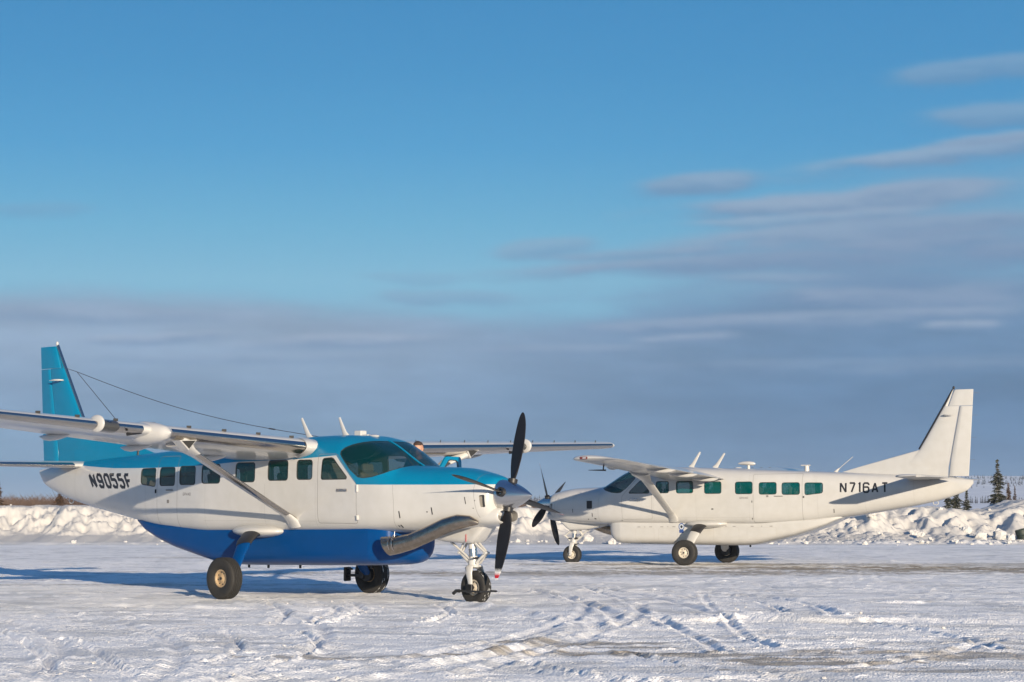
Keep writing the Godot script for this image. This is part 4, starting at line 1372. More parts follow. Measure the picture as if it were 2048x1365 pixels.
		for e in nodes:
			hit_box(plane, e[0], e[1], e[2], -1, e[3], e[4], 0.006, M.dark_slot, e[5])
		hit_box(plane, "door_handle", 1.82, 1.80, -1, 0.24, 0.045, 0.02, M.edge_metal)
		hit_box(plane, "door_handle", -2.36, 1.838, -1, 0.24, 0.024, 0.012, M.seam)
		hit_box(plane, "door_handle", -2.06, 1.842, -1, 0.06, 0.05, 0.008, M.seam)
		hit_box(plane, "louvre_vent", 3.22, 1.665, -1, 0.18, 0.22, 0.012, M.dark_slot)

# ---------------------------------------------------------------- sky
var SN := FastNoiseLite.new()
var AIR := [[0.0, 131, 158, 188], [1.5, 124, 160, 192], [4.0, 133, 182, 211], [6.3, 134, 188, 217], [7.8, 114, 179, 215], [9.9, 90, 163, 211], [12.0, 78, 151, 203], [14.0, 71, 143, 197], [25.0, 58, 112, 168], [45.0, 48, 86, 136], [90.0, 42, 70, 112]]

func ramp(tab: Array, e: float) -> Vector3:
	for k in tab.size() - 1:
		if e <= tab[k + 1][0]:
			var t: float = clampf((e - tab[k][0]) / (tab[k + 1][0] - tab[k][0]), 0.0, 1.0)
			return Vector3(lerpf(tab[k][1], tab[k + 1][1], t), lerpf(tab[k][2], tab[k + 1][2], t), lerpf(tab[k][3], tab[k + 1][3], t)) / 255.0
	return Vector3(tab[-1][1], tab[-1][2], tab[-1][3]) / 255.0

# [azimuth, height, half length, half thickness, rise per degree, strength, light]
var WISPS := [[13.2, 11.95, 2.2, .26, .06, .55, .85], [13.0, 10.55, 2.1, .33, .05, .6, .8], [11.6, 9.55, 3.6, .27, .085, .8, .95], [5.2, 8.97, 1.6, .22, .05, .75, .8], [9.2, 8.45, 4.0, .30, .04, .9, .85],
	[1.1, 7.32, 1.2, .24, .06, .5, .8], [9.5, 7.55, 5.6, .42, .075, .9, .75], [6.0, 6.75, 4.6, .22, .02, .85, .7], [13.4, 6.95, 1.3, .2, .0, .9, 1.0], [10.4, 5.75, 3.2, .40, -.02, 1.0, 1.0], [9.0, 6.3, 6.0, .8, .03, .5, .35],
	[6.5, 5.15, 3.5, .22, .01, .8, .75], [12.1, 5.02, 1.0, .12, .02, .8, 1.0], [4.7, 4.72, 1.2, .12, .04, .8, .9], [-2.4, 6.45, 1.5, .14, .0, .22, .6], [-1.5, 5.95, 1.8, .2, -.02, .4, .6], [-9.4, 4.75, 1.6, .12, .03, .7, 1.0], [-4.5, 4.70, 2.4, .17, .03, .7, 1.0], [1.5, 4.45, 2.2, .14, .01, .5, .8], [-11.5, 5.35, 3.4, .18, .0, .45, .75],
	[12.8, 8.3, 4.2, .9, .04, .3, .6], [8.0, 7.95, 3.5, .15, .05, .7, .95], [4.0, 7.05, 2.5, .12, .03, .6, .7], [11.0, 7.2, 2.5, .12, .03, .7, .9], [7.5, 6.35, 2.0, .12, .0, .6, .8], [12.8, 9.9, 1.5, .12, .07, .6, .9], [11.5, 5.35, 2.2, .12, .0, .6, .9], [12.6, 7.0, 3.6, .7, .03, .55, .4], [9.0, 7.15, 4.5, .4, .05, .35, .7], [8.5, 4.0, 5.0, .18, .02, .35, .7], [-7.0, 4.2, 3.5, .12, .01, .35, .7], [12.2, 3.9, 2.5, .14, .02, .3, .8], [-12.9, 8.05, 1.3, .16, .03, .25, .6]]

func sky_color(az: float, e: float) -> Vector3:
	var rad := deg_to_rad(az)
	var px := sin(rad) * 57.3
	var pz := cos(rad) * 57.3
	var c := ramp(AIR, maxf(e, 0.0))
	var right := smoothstep(-4.0, 14.0, az) * smoothstep(60.0, 30.0, absf(az - 14.0))
	c = c.lerp(c * Vector3(0.95, 0.955, 0.965), right * smoothstep(16.0, 6.0, e))
	# toward the low sun behind the camera the air is warmer and brighter
	var sd := sin(deg_to_rad(e)) * 0.18 + cos(deg_to_rad(e)) * 0.98 * cos(deg_to_rad(az - 159.8))
	c += Vector3(0.40, 0.27, 0.07) * pow(maxf(0.0, sd), 10.0) * 0.9 + Vector3(0.10, 0.07, 0.03) * maxf(0.0, sd) * exp(-maxf(e, 0.0) / 22.0)
	if e > 40.0:
		return c
	var n1 := SN.get_noise_3d(px * 1.1, e * 5.5, pz * 1.1)
	var n2 := SN.get_noise_3d(px * 3.2 + 40.0, e * 18.0, pz * 3.2)
	n2 = 0.65 * n2 + 0.55 * SN.get_noise_3d(px * 6.0 + 10.0, e * 55.0 + az * 2.0, pz * 6.0)
	var n3 := SN.get_noise_3d(px * 0.35, e * 1.5 + 90.0, pz * 0.35)
	# low bank of grey-violet cloud along the horizon
	var top := 5.55 + 0.55 * right + n3 * 1.1 + n1 * 0.45
	if absf(az) < 15.0:
		top = lerpf(5.95, 5.35, smoothstep(-8.0, 1.0, az)) + 1.0 * smoothstep(2.0, 9.0, az) + n1 * 0.40 + n3 * 0.3
	var lowc := ramp([[0.0, 128, 152, 183], [1.3, 127, 158, 189], [3.0, 131, 157, 187], [4.4, 146, 168, 195], [5.2, 146, 167, 193], [7.0, 140, 166, 194]], e)
	lowc = lowc.lerp(ramp([[0.0, 104, 135, 169], [1.3, 101, 132, 168], [3.0, 98, 131, 168], [4.6, 107, 139, 175], [6.5, 112, 145, 180], [9.0, 118, 150, 184]], e), smoothstep(-7.0, 11.0, az) * smoothstep(60.0, 30.0, absf(az - 14.0)))
	lowc *= 1.0 + 0.075 * n1 + 0.045 * n2
	c = c.lerp(lowc, smoothstep(top + 0.35, top - 0.55, e) * (0.93 - 0.25 * smoothstep(3.0, 0.5, e) * (1.0 - right)))
	# wisps and streaks
	if absf(az) < 22.0:
		for w in WISPS:
			var da: float = az - w[0]
			if absf(da) > w[2] * 1.7:
				continue
			var de: float = e - w[1] - w[4] * da
			if absf(de) > w[3] * 4.0:
				continue
			de += n1 * w[3] * 0.9 + n2 * w[3] * 0.35
			var along: float = da / w[2] + n1 * 0.5
			var across: float = de / w[3]
			var k := exp(-pow(absf(along), 2.6)) * exp(-across * across * (1.7 if across > 0.0 else 0.55))
			k = smoothstep(0.03, 0.62, k * (1.0 + n2 * 0.5 + n1 * 0.3)) * w[5]
			var lit := lerpf(0.32, 1.0, smoothstep(-1.2, 0.5, across + n2 * 0.5))
			var cc := Vector3(0.405, 0.535, 0.685).lerp(Vector3(0.635, 0.70, 0.79), w[6] * lit)
			c = c.lerp(cc, k * 0.97)
	elif e < 16.0:
		var s := SN.get_noise_3d(px * 0.9 + 200.0, e * 6.5, pz * 0.9) + 0.35 * n2
		c = c.lerp(Vector3(0.50, 0.61, 0.74), smoothstep(0.12, 0.5, s) * 0.7 * smoothstep(16.0, 10.0, e))
	return c * EXPO

func make_sky() -> PanoramaSkyMaterial:
	SN.seed = 21
	SN.frequency = 0.11
	SN.fractal_octaves = 4
	var W := 4096
	var H := 2048
	var low := Image.create(512, 256, false, Image.FORMAT_RGB8)
	for j in 256:
		var e := 90.0 - (j + 0.5) / 256.0 * 180.0
		for i in 512:
			var c := sky_color(wrapf((i + 0.5) / 512.0 * 360.0, -180.0, 180.0), e) if e > -1.5 else Vector3(0.62, 0.66, 0.72)
			low.set_pixel(i, j, Color(c.x, c.y, c.z))
	low.resize(W, H, Image.INTERPOLATE_CUBIC)
	var r := RandomNumberGenerator.new()
	r.seed = 4
	for j in range(int((90.0 - 27.0) / 180.0 * H), int((90.0 + 1.0) / 180.0 * H)):
		var e := 90.0 - (j + 0.5) / H * 180.0
		for q in range(-int(21.0 / 360.0 * W), int(21.0 / 360.0 * W)):
			var i := posmod(q, W)
			var c := sky_color((q + 0.5) / W * 360.0, e)
			var d := (r.randf() - 0.5) / 255.0
			low.set_pixel(i, j, Color(c.x + d, c.y + d, c.z + d))
	var m := PanoramaSkyMaterial.new()
	m.panorama = ImageTexture.create_from_image(low)
	return m

# ---------------------------------------------------------------- snow
var GA := FastNoiseLite.new()
var GB := FastNoiseLite.new()
var GC := FastNoiseLite.new()

func bank_foot(x: float) -> float:
	return -94.0 - 2.2 * GA.get_noise_2d(x * 0.9, 300.0) - 3.0 * smoothstep(-6.0, 4.0, x) * smoothstep(9.0, 4.0, x)

func bank_height(x: float) -> float:
	var h := lerpf(1.74, 1.66, smoothstep(-20.0, -10.0, x))
	h -= 0.22 * exp(-pow((x - 22.6) / 1.3, 2.0))
	h += 0.34 * smoothstep(23.2, 25.6, x)
	return h + 0.10 * GA.get_noise_2d(x * 2.2, 77.0)

func snow_height(x: float, z: float) -> float:
	var a := GA.get_noise_2d(x * 1.6, z * 1.6)
	var b := GB.get_noise_2d(x * 1.3, z * 2.6)
	var y := 0.020 * a + 0.008 * b
	var m := smoothstep(-0.25, 0.35, GA.get_noise_2d(x * 0.8 + 500.0, z * 0.45))
	if z > -80.0:
		var c := GC.get_noise_2d(x * 1.0, z * 1.25)
		var k1 := GB.get_noise_2d(x * 0.55 + 60.0, z * 1.2 + 0.4 * c)
		var k2 := GB.get_noise_2d(x * 1.5 + 160.0, z * 2.4)
		y += (0.003 + 0.010 * m) * c + 0.006 * m * absf(GC.get_noise_2d(x * 2.6, z * 2.6))
		y += 0.011 * smoothstep(-0.02, 0.07, k1) + 0.008 * (0.3 + m) * smoothstep(0.04, 0.12, k2)
		y += (0.004 + 0.008 * smoothstep(-1.0, 3.0, x)) * GB.get_noise_2d(x * 0.10 + 30.0, z * 4.2 + x * 0.25)
		return y - 0.016
	var t := bank_foot(x) - z
	if t < -3.0:
		return y - 0.01
	var h := bank_height(x)
	var p := 0.10 * exp(-pow((t - 0.6) / 0.7, 2.0)) + h * (0.26 * smoothstep(0.5, 6.0, t) + 0.74 * smoothstep(4.2, 9.0, t + 1.2 * GA.get_noise_2d(x * 3.0, z * 2.0)))
	p *= 1.0 - 0.8 * smoothstep(13.0, 24.0, t)
	var right := smoothstep(2.0, 12.0, x)
	var rough := smoothstep(-2.0, 1.5, t) * (0.10 + (0.50 + 0.4 * right) * smoothstep(3.2, 6.5, t) + (0.1 + 0.3 * right) * exp(-pow((t - 0.6) / 0.8, 2.0)))
	var c1 := absf(GB.get_noise_2d(x * 2.2, z * 4.0))
	var c2 := GC.get_noise_2d(x * 0.7, z * 1.0)
	var big := GA.get_noise_2d(x * lerpf(0.7, 1.6, right), z * 3.6)
	var slab := GA.get_noise_2d(x * 0.9 + 40.0, z * 2.2)
	var ter := smoothstep(-0.04, 0.04, GA.get_noise_2d(x * 3.0 + 11.0, z * 6.0))
	var rubble := right * smoothstep(-0.4, 0.6, t) * smoothstep(6.5, 4.0, t)
	p += rough * ((0.05 + 0.04 * right) * big + (0.015 + 0.11 * right) * slab - (0.03 + 0.04 * right) * c1 + (0.03 + 0.03 * right) * c2 + 0.014 * ter)
	p += rubble * (0.10 * smoothstep(0.10, 0.20, GA.get_noise_2d(x * 6.0, z * 7.0)) + 0.05 * c2)
	return y * (1.0 - minf(rough, 1.0)) + p

# ruts and ridges: [half width, depth, rim, points...]
var RUTS := [
	[.06, .016, .016, 1.40, -40.5, 1.60, -37.0, 1.80, -34.5, 1.88, -31.5, 1.93, -29.4], [.07, .034, .030, 1.92, -28.6, 2.02, -26.8, 2.08, -24.5, 2.11, -23.2, 2.13, -21.6],
	[.05, .012, .016, 3.40, -38.3, 3.05, -33.0, 2.88, -29.4], [.06, .032, .030, 2.87, -28.8, 2.72, -25.2, 2.68, -23.6, 2.76, -22.4],
	[.08, .030, .03, 3.20, -37.9, 4.05, -36.3, 4.50, -34.1, 4.64, -31.9, 4.5, -29.5], [.06, .025, .025, 2.6, -36.0, 3.6, -34.6, 3.95, -32.5, 3.9, -30.2],
	[.07, .028, .02, 4.55, -27.4, 4.95, -25.6, 5.12, -23.9, 5.05, -22.0], [.16, -.045, .0, 1.9, -28.1, 2.5, -27.6, 3.1, -28.1, 3.75, -27.4, 4.5, -27.5, 5.3, -27.9, 6.2, -27.4],
	[.055, .034, .02, -6.3, -25.8, -5.2, -22.8, -4.5, -20.5, -4.2, -19.4, -3.9, -17.8, -3.85, -16.4], [.05, .034, .02, -5.15, -24.2, -4.4, -22.2, -3.9, -20.5, -3.45, -19.0, -3.1, -17.7, -3.0, -16.5],
	[.045, .03, .015, -3.45, -25.4, -3.0, -23.3, -2.82, -21.6, -2.9, -20.2], [.045, .034, .02, -2.55, -25.3, -2.14, -23.3, -2.07, -21.6, -2.2, -20.0, -2.5, -17.8, -2.8, -16.5],
	[.05, .034, .02, -3.2, -34.0, -2.62, -31.5, -2.55, -29.4, -2.62, -27.3], [.05, .034, .02, -2.7, -34.2, -2.25, -31.6, -2.22, -29.6, -2.35, -27.6], [.045, .028, .015, -3.9, -33.9, -3.3, -30.6, -3.06, -28.4, -3.1, -27.0], [.05, .034, .02, -1.2, -33.2, -.9, -30.5, -.95, -28.6, -1.2, -27.2],
	[.12, -.04, .0, -1.0, -33.3, 0.0, -30.5, .7, -27.5, .5, -24.5, -.2, -21.5, -1.0, -19.0, -1.6, -17.0], [.10, .02, .02, -.6, -33.0, .3, -30.0, 1.0, -27.2, .9, -24.2, .2, -21.2, -.5, -18.5],
	[.09, .03, .03, .3, -39.0, .9, -35.5, 1.25, -32.4, 1.4, -29.5, 1.38, -26.5], [.07, .02, .02, -4.9, -36.4, -3.9, -34.8, -3.2, -32.0], [.06, .02, .02, 1.1, -21.5, 1.7, -19.6, 2.5, -18.2, 3.4, -17.2], [.08, .03, .03, .1, -20.2, .6, -18.6, 1.4, -17.2, 2.2, -16.4],
	[.10, -.03, .0, -6.8, -33.0, -4.5, -31.5, -2.5, -30.6], [.11, -.03, .0, 2.2, -33.8, 4.0, -33.2, 6.5, -33.6]]
# long pale tyre tracks pressed into the surface
var LONG := [[-8.5, -31.0, -6.5, -27.5, -5.2, -24.0, -4.5, -21.0, -4.3, -18.0, -4.5, -15.0], [-7.3, -32.0, -5.3, -28.0, -4.0, -24.2, -3.3, -21.0, -3.05, -18.0, -3.2, -15.5], [-4.8, -34.0, -3.2, -30.0, -2.4, -26.5, -2.1, -23.0, -2.3, -19.5, -3.0, -16.0],
	[1.2, -33.5, .9, -29.0, .2, -25.0, -.8, -21.5, -2.0, -18.5, -3.4, -16.2], [2.0, -33.0, 1.7, -29.0, 1.0, -25.0, 0.0, -21.5, -1.2, -18.5, -2.6, -16.0], [.5, -44.0, 1.6, -40.0, 2.3, -36.0, 2.7, -32.0, 2.9, -28.5],
	[5.5, -24.0, 4.4, -21.5, 3.0, -19.4, 1.2, -17.6, -.5, -16.4], [7.0, -40.0, 5.2, -38.4, 3.2, -37.8, 1.0, -38.2], [-7.0, -38.0, -5.0, -35.6, -3.8, -33.0, -3.2, -30.0, -3.1, -27.0], [-9.0, -27.5, -7.0, -24.5, -5.8, -21.0, -5.2, -18.0, -5.2, -15.0]]
# bare, gritty ice: [x, z, half length, half depth, strength]
var GRIT := [[3.0, -50.0, 8.0, 1.7, .75], [9.5, -54.0, 7.0, 2.6, .9], [5.5, -58.3, 5.0, 1.3, .75], [12.5, -51.2, 6.0, .9, .8], [.2, -48.6, 2.4, 1.4, .6], [.7, -22.9, 1.3, .55, .7], [.55, -21.4, 1.2, .28, .85], [1.8, -21.2, 1.4, .4, .7], [3.0, -20.4, 1.3, .45, .75], [4.6, -21.4, 2.6, .6, .7], [-1.6, -20.9, .9, .4, .6], [-6.8, -41.8, 3.4, .5, .5], [3.9, -19.2, 1.6, .3, .6], [-8.5, -67.0, 3.5, 1.3, .45], [-3.0, -38.5, 2.5, 1.0, .3], [14.0, -58.0, 7.0, 1.6, .5], [.6, -66.0, 4.0, 2.0, .35], [5.8, -23.2, 1.4, .3, .5]]

func snow_color(x: float, z: float) -> Color:
	var n := GB.get_noise_2d(x * 0.7, z * 2.4)
	var f := GC.get_noise_2d(x * 1.3 + 900.0, z * 2.0)
	var g := 0.0
	for e in GRIT:
		var dx: float = (x - e[0]) / e[2]
		var dz: float = (z - e[1]) / e[3]
		var d := dx * dx + dz * dz
		if d < 2.8:
			g = maxf(g, e[4] * smoothstep(1.5, 0.1, d + n * 2.2 + f * 0.6))
	if z > -90.0:
		g = maxf(g, 0.22 * smoothstep(0.18, 0.55, n + 0.3 * f))
	g = clampf(g + 0.05 * f * g, 0.0, 0.95)
	var s := 0.945 + 0.02 * f
	var c := Vector3(s, s * 0.99, s * 0.975)
	if z > -88.0:
		var ice := smoothstep(0.10, -0.16, GB.get_noise_2d(x * 0.55 + 60.0, z * 1.2)) * smoothstep(-0.2, 0.4, GA.get_noise_2d(x * 0.9, z * 0.7) + 0.25)
		c = c.lerp(Vector3(0.64, 0.645, 0.645), ice * 0.75)
	else:
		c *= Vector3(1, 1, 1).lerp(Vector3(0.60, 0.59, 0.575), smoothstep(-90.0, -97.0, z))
	c = c.lerp(Vector3(0.27, 0.225, 0.165) * (1.0 + 0.6 * f), g)
	return Color(c.x, c.y, c.z)

func snow_strip(x0: float, x1: float, dx: float, z0: float, z1: float, dz: float) -> MeshInstance3D:
	var nx := int(round((x1 - x0) / dx)) + 1
	var nz := int(round((z0 - z1) / dz)) + 1
	var ys := PackedFloat32Array()
	ys.resize(nx * nz)
	var cols := PackedColorArray()
	cols.resize(nx * nz)
	for j in nz:
		var z := z0 - j * dz
		for i in nx:
			ys[j * nx + i] = snow_height(x0 + i * dx, z)
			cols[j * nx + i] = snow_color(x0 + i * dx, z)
	for r in RUTS + LONG.map(func(l): return [.085, .017, .013] + l):
		var pts := []
		for k in range(3, r.size(), 2):
			pts.append(Vector2(r[k], r[k + 1]))
		var hw: float = r[0]
		var reach := hw * 3.2
		var add := {}
		for k in pts.size() - 1:
			var p0: Vector2 = pts[maxi(k - 1, 0)]
			var p1: Vector2 = pts[k]
			var p2: Vector2 = pts[k + 1]
			var p3: Vector2 = pts[mini(k + 2, pts.size() - 1)]
			var steps := int(p1.distance_to(p2) / (hw * 0.6)) + 1
			for s in steps:
				var q := p1.cubic_interpolate(p2, p0, p3, float(s) / steps)
				q.x += 0.03 * GC.get_noise_2d(q.x * 3.0, q.y * 3.0)
				if q.y > z0 + reach or q.y < z1 - reach:
					continue
				for j in range(maxi(0, int((z0 - q.y - reach) / dz)), mini(nz, int((z0 - q.y + reach) / dz) + 2)):
					for i in range(maxi(0, int((q.x - reach - x0) / dx)), mini(nx, int((q.x + reach - x0) / dx) + 2)):
						var d := Vector2(x0 + i * dx, z0 - j * dz).distance_to(q)
						var key := j * nx + i
						if d < reach and d < add.get(key, 9.0):
							add[key] = d
		for key in add:
			var d: float = add[key] / hw
			var x: float = x0 + (key % nx) * dx
			var z: float = z0 - (key / nx) * dz
			var v := 1.0 + 0.8 * GC.get_noise_2d(x * 1.6, z * 1.6 + 70.0)
			if r[0] == .085:
				cols[key] = cols[key].lerp(Color(0.66, 0.67, 0.69), 0.55 * exp(-d * d * 1.4))
			var w := clampf(0.85 + 0.9 * GA.get_noise_2d(x * 0.9 + 30.0, z * 0.9), 0.0, 1.4)
			if r[0] == .085:
				w = 1.0
				v = 1.0
			ys[key] += (-1.35 * r[1] * exp(-d * d * 1.2) + r[2] * exp(-pow((d - 1.7) / 0.65, 2.0)) * v) * w
	var st := PackedVector3Array()
	var nn := PackedVector3Array()
	st.resize(nx * nz)
	nn.resize(nx * nz)
	for j in nz:
		for i in nx:
			var k := j * nx + i
			st[k] = Vector3(x0 + i * dx, ys[k], z0 - j * dz)
			var l := ys[k - 1] if i > 0 else ys[k]
			var r := ys[k + 1] if i < nx - 1 else ys[k]
			var u := ys[k - nx] if j > 0 else ys[k]
			var d := ys[k + nx] if j < nz - 1 else ys[k]
			nn[k] = Vector3((l - r) / (2.0 * dx), 1.0, (d - u) / (2.0 * dz)).normalized()
	var idx := PackedInt32Array()
	idx.resize((nx - 1) * (nz - 1) * 6)
	var o := 0
	for j in nz - 1:
		for i in nx - 1:
			var a := j * nx + i
			idx[o] = a
			idx[o + 1] = a + nx
			idx[o + 2] = a + 1
			idx[o + 3] = a + 1
			idx[o + 4] = a + nx
			idx[o + 5] = a + nx + 1
			o += 6
	var arr := []
	arr.resize(Mesh.ARRAY_MAX)
	arr[Mesh.ARRAY_VERTEX] = st
	arr[Mesh.ARRAY_NORMAL] = nn
	arr[Mesh.ARRAY_COLOR] = cols
	arr[Mesh.ARRAY_INDEX] = idx
	var m := ArrayMesh.new()
	m.add_surface_from_arrays(Mesh.PRIMITIVE_TRIANGLES, arr)
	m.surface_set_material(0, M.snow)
	var g := MeshInstance3D.new()
	g.mesh = m
	return g

func hill_height(x: float, z: float) -> float:
	var d := -z
	if d < 60.0:
		return 0.0
	var az := x / d
	var tab := [[60, 0.0], [130, 0.25], [300, 1.2], [600, 3.9], [900, 8.5], [1200, 16.0], [1500, 25.0], [1800, 33.0], [2400, 30.0], [5000, 8.0]]
	var h := 8.0
	for k in tab.size() - 1:
		if d <= tab[k + 1][0]:
			var t: float = clampf((d - tab[k][0]) / float(tab[k + 1][0] - tab[k][0]), 0.0, 1.0)
			h = lerpf(tab[k][1], tab[k + 1][1], t)
			break
	var k2 := lerpf(0.40, 1.0, smoothstep(0.04, 0.20, az))
	return h * k2 + GA.get_noise_2d(x * 0.02, z * 0.02) * d * 0.0016

func far_ground() -> void:
	var line := func(lo: float, hi: float, near_: float, grow: float) -> Array:
		var a := [0.0]
		var s := near_
		var v := 0.0
		while v < hi:
			v += s
			s *= grow
			a.append(v)
		var b := []
		s = near_
		v = 0.0
		while v > lo:
			v -= s
			s *= grow
			b.push_front(v)
		return b + a
	var xs: Array = line.call(-4500.0, 4500.0, 6.0, 1.06)
	var zs: Array = line.call(-5000.0, 4000.0, 8.0, 1.035)
	var st := SurfaceTool.new()
	st.begin(Mesh.PRIMITIVE_TRIANGLES)
	st.set_material(M.far_snow)
	for z in zs:
		for x in xs:
			var y := hill_height(x, z)
			if absf(x) < 60.0 and z > -122.0 and z < 10.0:
				y = -0.12
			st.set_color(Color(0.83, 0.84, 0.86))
			st.add_vertex(Vector3(x, y, z))
	var nx := xs.size()
	for j in zs.size() - 1:
		for i in nx - 1:
			var a := j * nx + i
			for k in [a, a + 1, a + nx, a + 1, a + nx + 1, a + nx]:
				st.add_index(k)
	st.generate_normals()
	var g := MeshInstance3D.new()
	g.name = "snowy_terrain"
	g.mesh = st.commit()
	add_child(g)
	tag(g, "snow covered tundra rising to low hills behind the airfield", "ground", "", "structure")

func chunk(seed_: int, cubic: float) -> Soup:
	var n := FastNoiseLite.new()
	n.seed = seed_
	n.frequency = 0.9
	var rows := []
	for i in 9:
		var row := PackedVector3Array()
		for j in 14:
			var th := PI * i / 8.0
			var ph := TAUF * j / 14.0
			var d := Vector3(sin(th) * cos(ph), cos(th), sin(th) * sin(ph))
			var e := pow(pow(absf(d.x), cubic) + pow(absf(d.y), cubic) + pow(absf(d.z), cubic), -1.0 / cubic)
			row.append(d * e * 0.5 * (1.0 + 0.45 * n.get_noise_3dv(d * 1.2) + 0.45 * n.get_noise_3dv(d * 3.0)))
		rows.append(row)
	var s := sheet(rows, true, null)
	for i in range(0, s.p.size(), 3): # broken faces
		var g := (s.p[i + 2] - s.p[i]).cross(s.p[i + 1] - s.p[i]).normalized()
		for e in 3:
			s.n[i + e] = (g + s.n[i + e] * 0.35).normalized()
	return s

func many(called: String, mesh: Mesh, list: Array, label: String, category: String) -> void:
	var mm := MultiMesh.new()
	mm.transform_format = MultiMesh.TRANSFORM_3D
	mm.mesh = mesh
	mm.instance_count = list.size()
	for k in list.size():
		mm.set_instance_transform(k, list[k])
	var o := MultiMeshInstance3D.new()
	o.name = own_name(self, called)
	o.multimesh = mm
	add_child(o)
	tag(o, label, category, "", "stuff")

# ---------------------------------------------------------------- trees
func spruce(at: Vector3, h: float, w: float, snowy: float, brown: bool, seed_: int, label: String) -> Node3D:
	rng.seed = seed_
	var t := thing("spruce_tree", label, "tree", "")
	t.position = at
	part(t, "trunk", [[tube([Vector3(0, -0.5, 0), Vector3(0.02, h * 0.3, 0), Vector3(-0.02, h * 0.7, 0.02), Vector3(0, h, 0)], [h * 0.022, h * 0.018, h * 0.008, 0.006], [h * 0.022, h * 0.018, h * 0.008, 0.006], 8), M.bark]])
	var leaf := Soup.new()
	var snow := Soup.new()
	var y := h * 0.05
	while y < h * 0.985:
		var f := y / h
		var reach := w * 0.5 * (pow(1.0 - f, 0.85) * (0.75 + 0.25 * sin(f * 23.0 + seed_)) + 0.035) * (0.55 if f < 0.10 else 1.0)
		var cnt := 8 if f < 0.6 else 6
		var off := rng.randf() * TAUF
		for k in cnt:
			if rng.randf() < 0.16:
				continue
			var a := off + TAUF * k / cnt + rng.randf_range(-0.3, 0.3)
			var l := reach * rng.randf_range(0.5, 1.2)
			var out := Vector3(cos(a), 0, sin(a))
			var sidev := Vector3(-sin(a), 0, cos(a))
			var droop := l * rng.randf_range(0.22, 0.5)
			var base := Vector3(0, y, 0)
			var mid := base + out * l * 0.55 + Vector3(0, -droop * 0.35, 0)
			var end := base + out * l + Vector3(0, -droop + l * 0.1, 0)
			var bw := l * 0.36 + 0.035
			# a bough: overlapping needle sprays
			for q in 9:
				var g := (q + rng.randf()) / 9.0
				var c := base.lerp(mid, g * 2.0) if g < 0.5 else mid.lerp(end, g * 2.0 - 1.0)
				var sw := bw * (1.15 - g * 0.8) * rng.randf_range(0.7, 1.3)
				for s2: float in [-1.0, 1.0]:
					var tipp := c + sidev * (s2 * sw) + out * (sw * 0.7) + Vector3(0, -sw * rng.randf_range(0.25, 0.9), 0)
					leaf.flat(c - out * sw * 0.28, c + out * sw * 0.4, tipp, Vector3.UP)
				leaf.flat(c + sidev * sw * 0.3, c - sidev * sw * 0.3, c + Vector3(0, -sw * 0.9, 0) + out * sw * 0.5, out)
				if rng.randf() < snowy * (0.35 + 0.5 * (1.0 - f)):
					var up := Vector3(0, 0.022 + sw * 0.10, 0)
					snow.flat(c - out * sw * 0.5 + up, c + sidev * sw * 0.45 + up * 0.6, c + out * sw * 0.8 + up * 0.7, Vector3.UP)
					snow.flat(c - out * sw * 0.5 + up, c - sidev * sw * 0.45 + up * 0.6, c + out * sw * 0.8 + up * 0.7, Vector3.UP)
		y += h * (0.030 if f < 0.7 else 0.021) * rng.randf_range(0.8, 1.25)
	for k in 26:
		var yy := h * rng.randf_range(0.88, 1.0)
		var a := rng.randf() * TAUF
		var c := Vector3(0, yy, 0)
		leaf.flat(c, c + Vector3(0, 0.12, 0), c + Vector3(cos(a), 0.2, sin(a)) * w * 0.05, Vector3(cos(a), 0, sin(a)))
	var cr := part(t, "crown", [[leaf, M.brown_needles if brown else M.needles]])
	cr.set_meta("kind", "stuff")
	if snowy > 0.0:
		var s := part(t, "bough_snow", [[snow, M.branch_snow]])
		s.set_meta("kind", "stuff")
	return t

func small_spruce_mesh(m: Material, seed_: int) -> ArrayMesh:
	var r := RandomNumberGenerator.new()
	r.seed = seed_
	var s := Soup.new()
	s.add(rod(Vector3(0, -0.1, 0), Vector3(0, 1, 0), 0.02, 0.006, 5))
	for k in 11:
		var f := k / 11.0
		var w := 0.19 * (1.0 - f * 0.9) * r.randf_range(0.6, 1.25)
		for j in 6:
			var a := TAUF * j / 6 + r.randf() * 0.9
			var ww := w * r.randf_range(0.5, 1.25)
			var c := Vector3(0, 0.08 + f * 0.84, 0)
			s.flat(c + Vector3(0, 0.11, 0), c + Vector3(cos(a), -0.05, sin(a)) * ww * Vector3(1, 1, 1), c + Vector3(cos(a + 0.8), -0.05, sin(a + 0.8)) * ww, Vector3(cos(a + .4), 0.5, sin(a + .4)))
	return mesh_of([[s, m]])

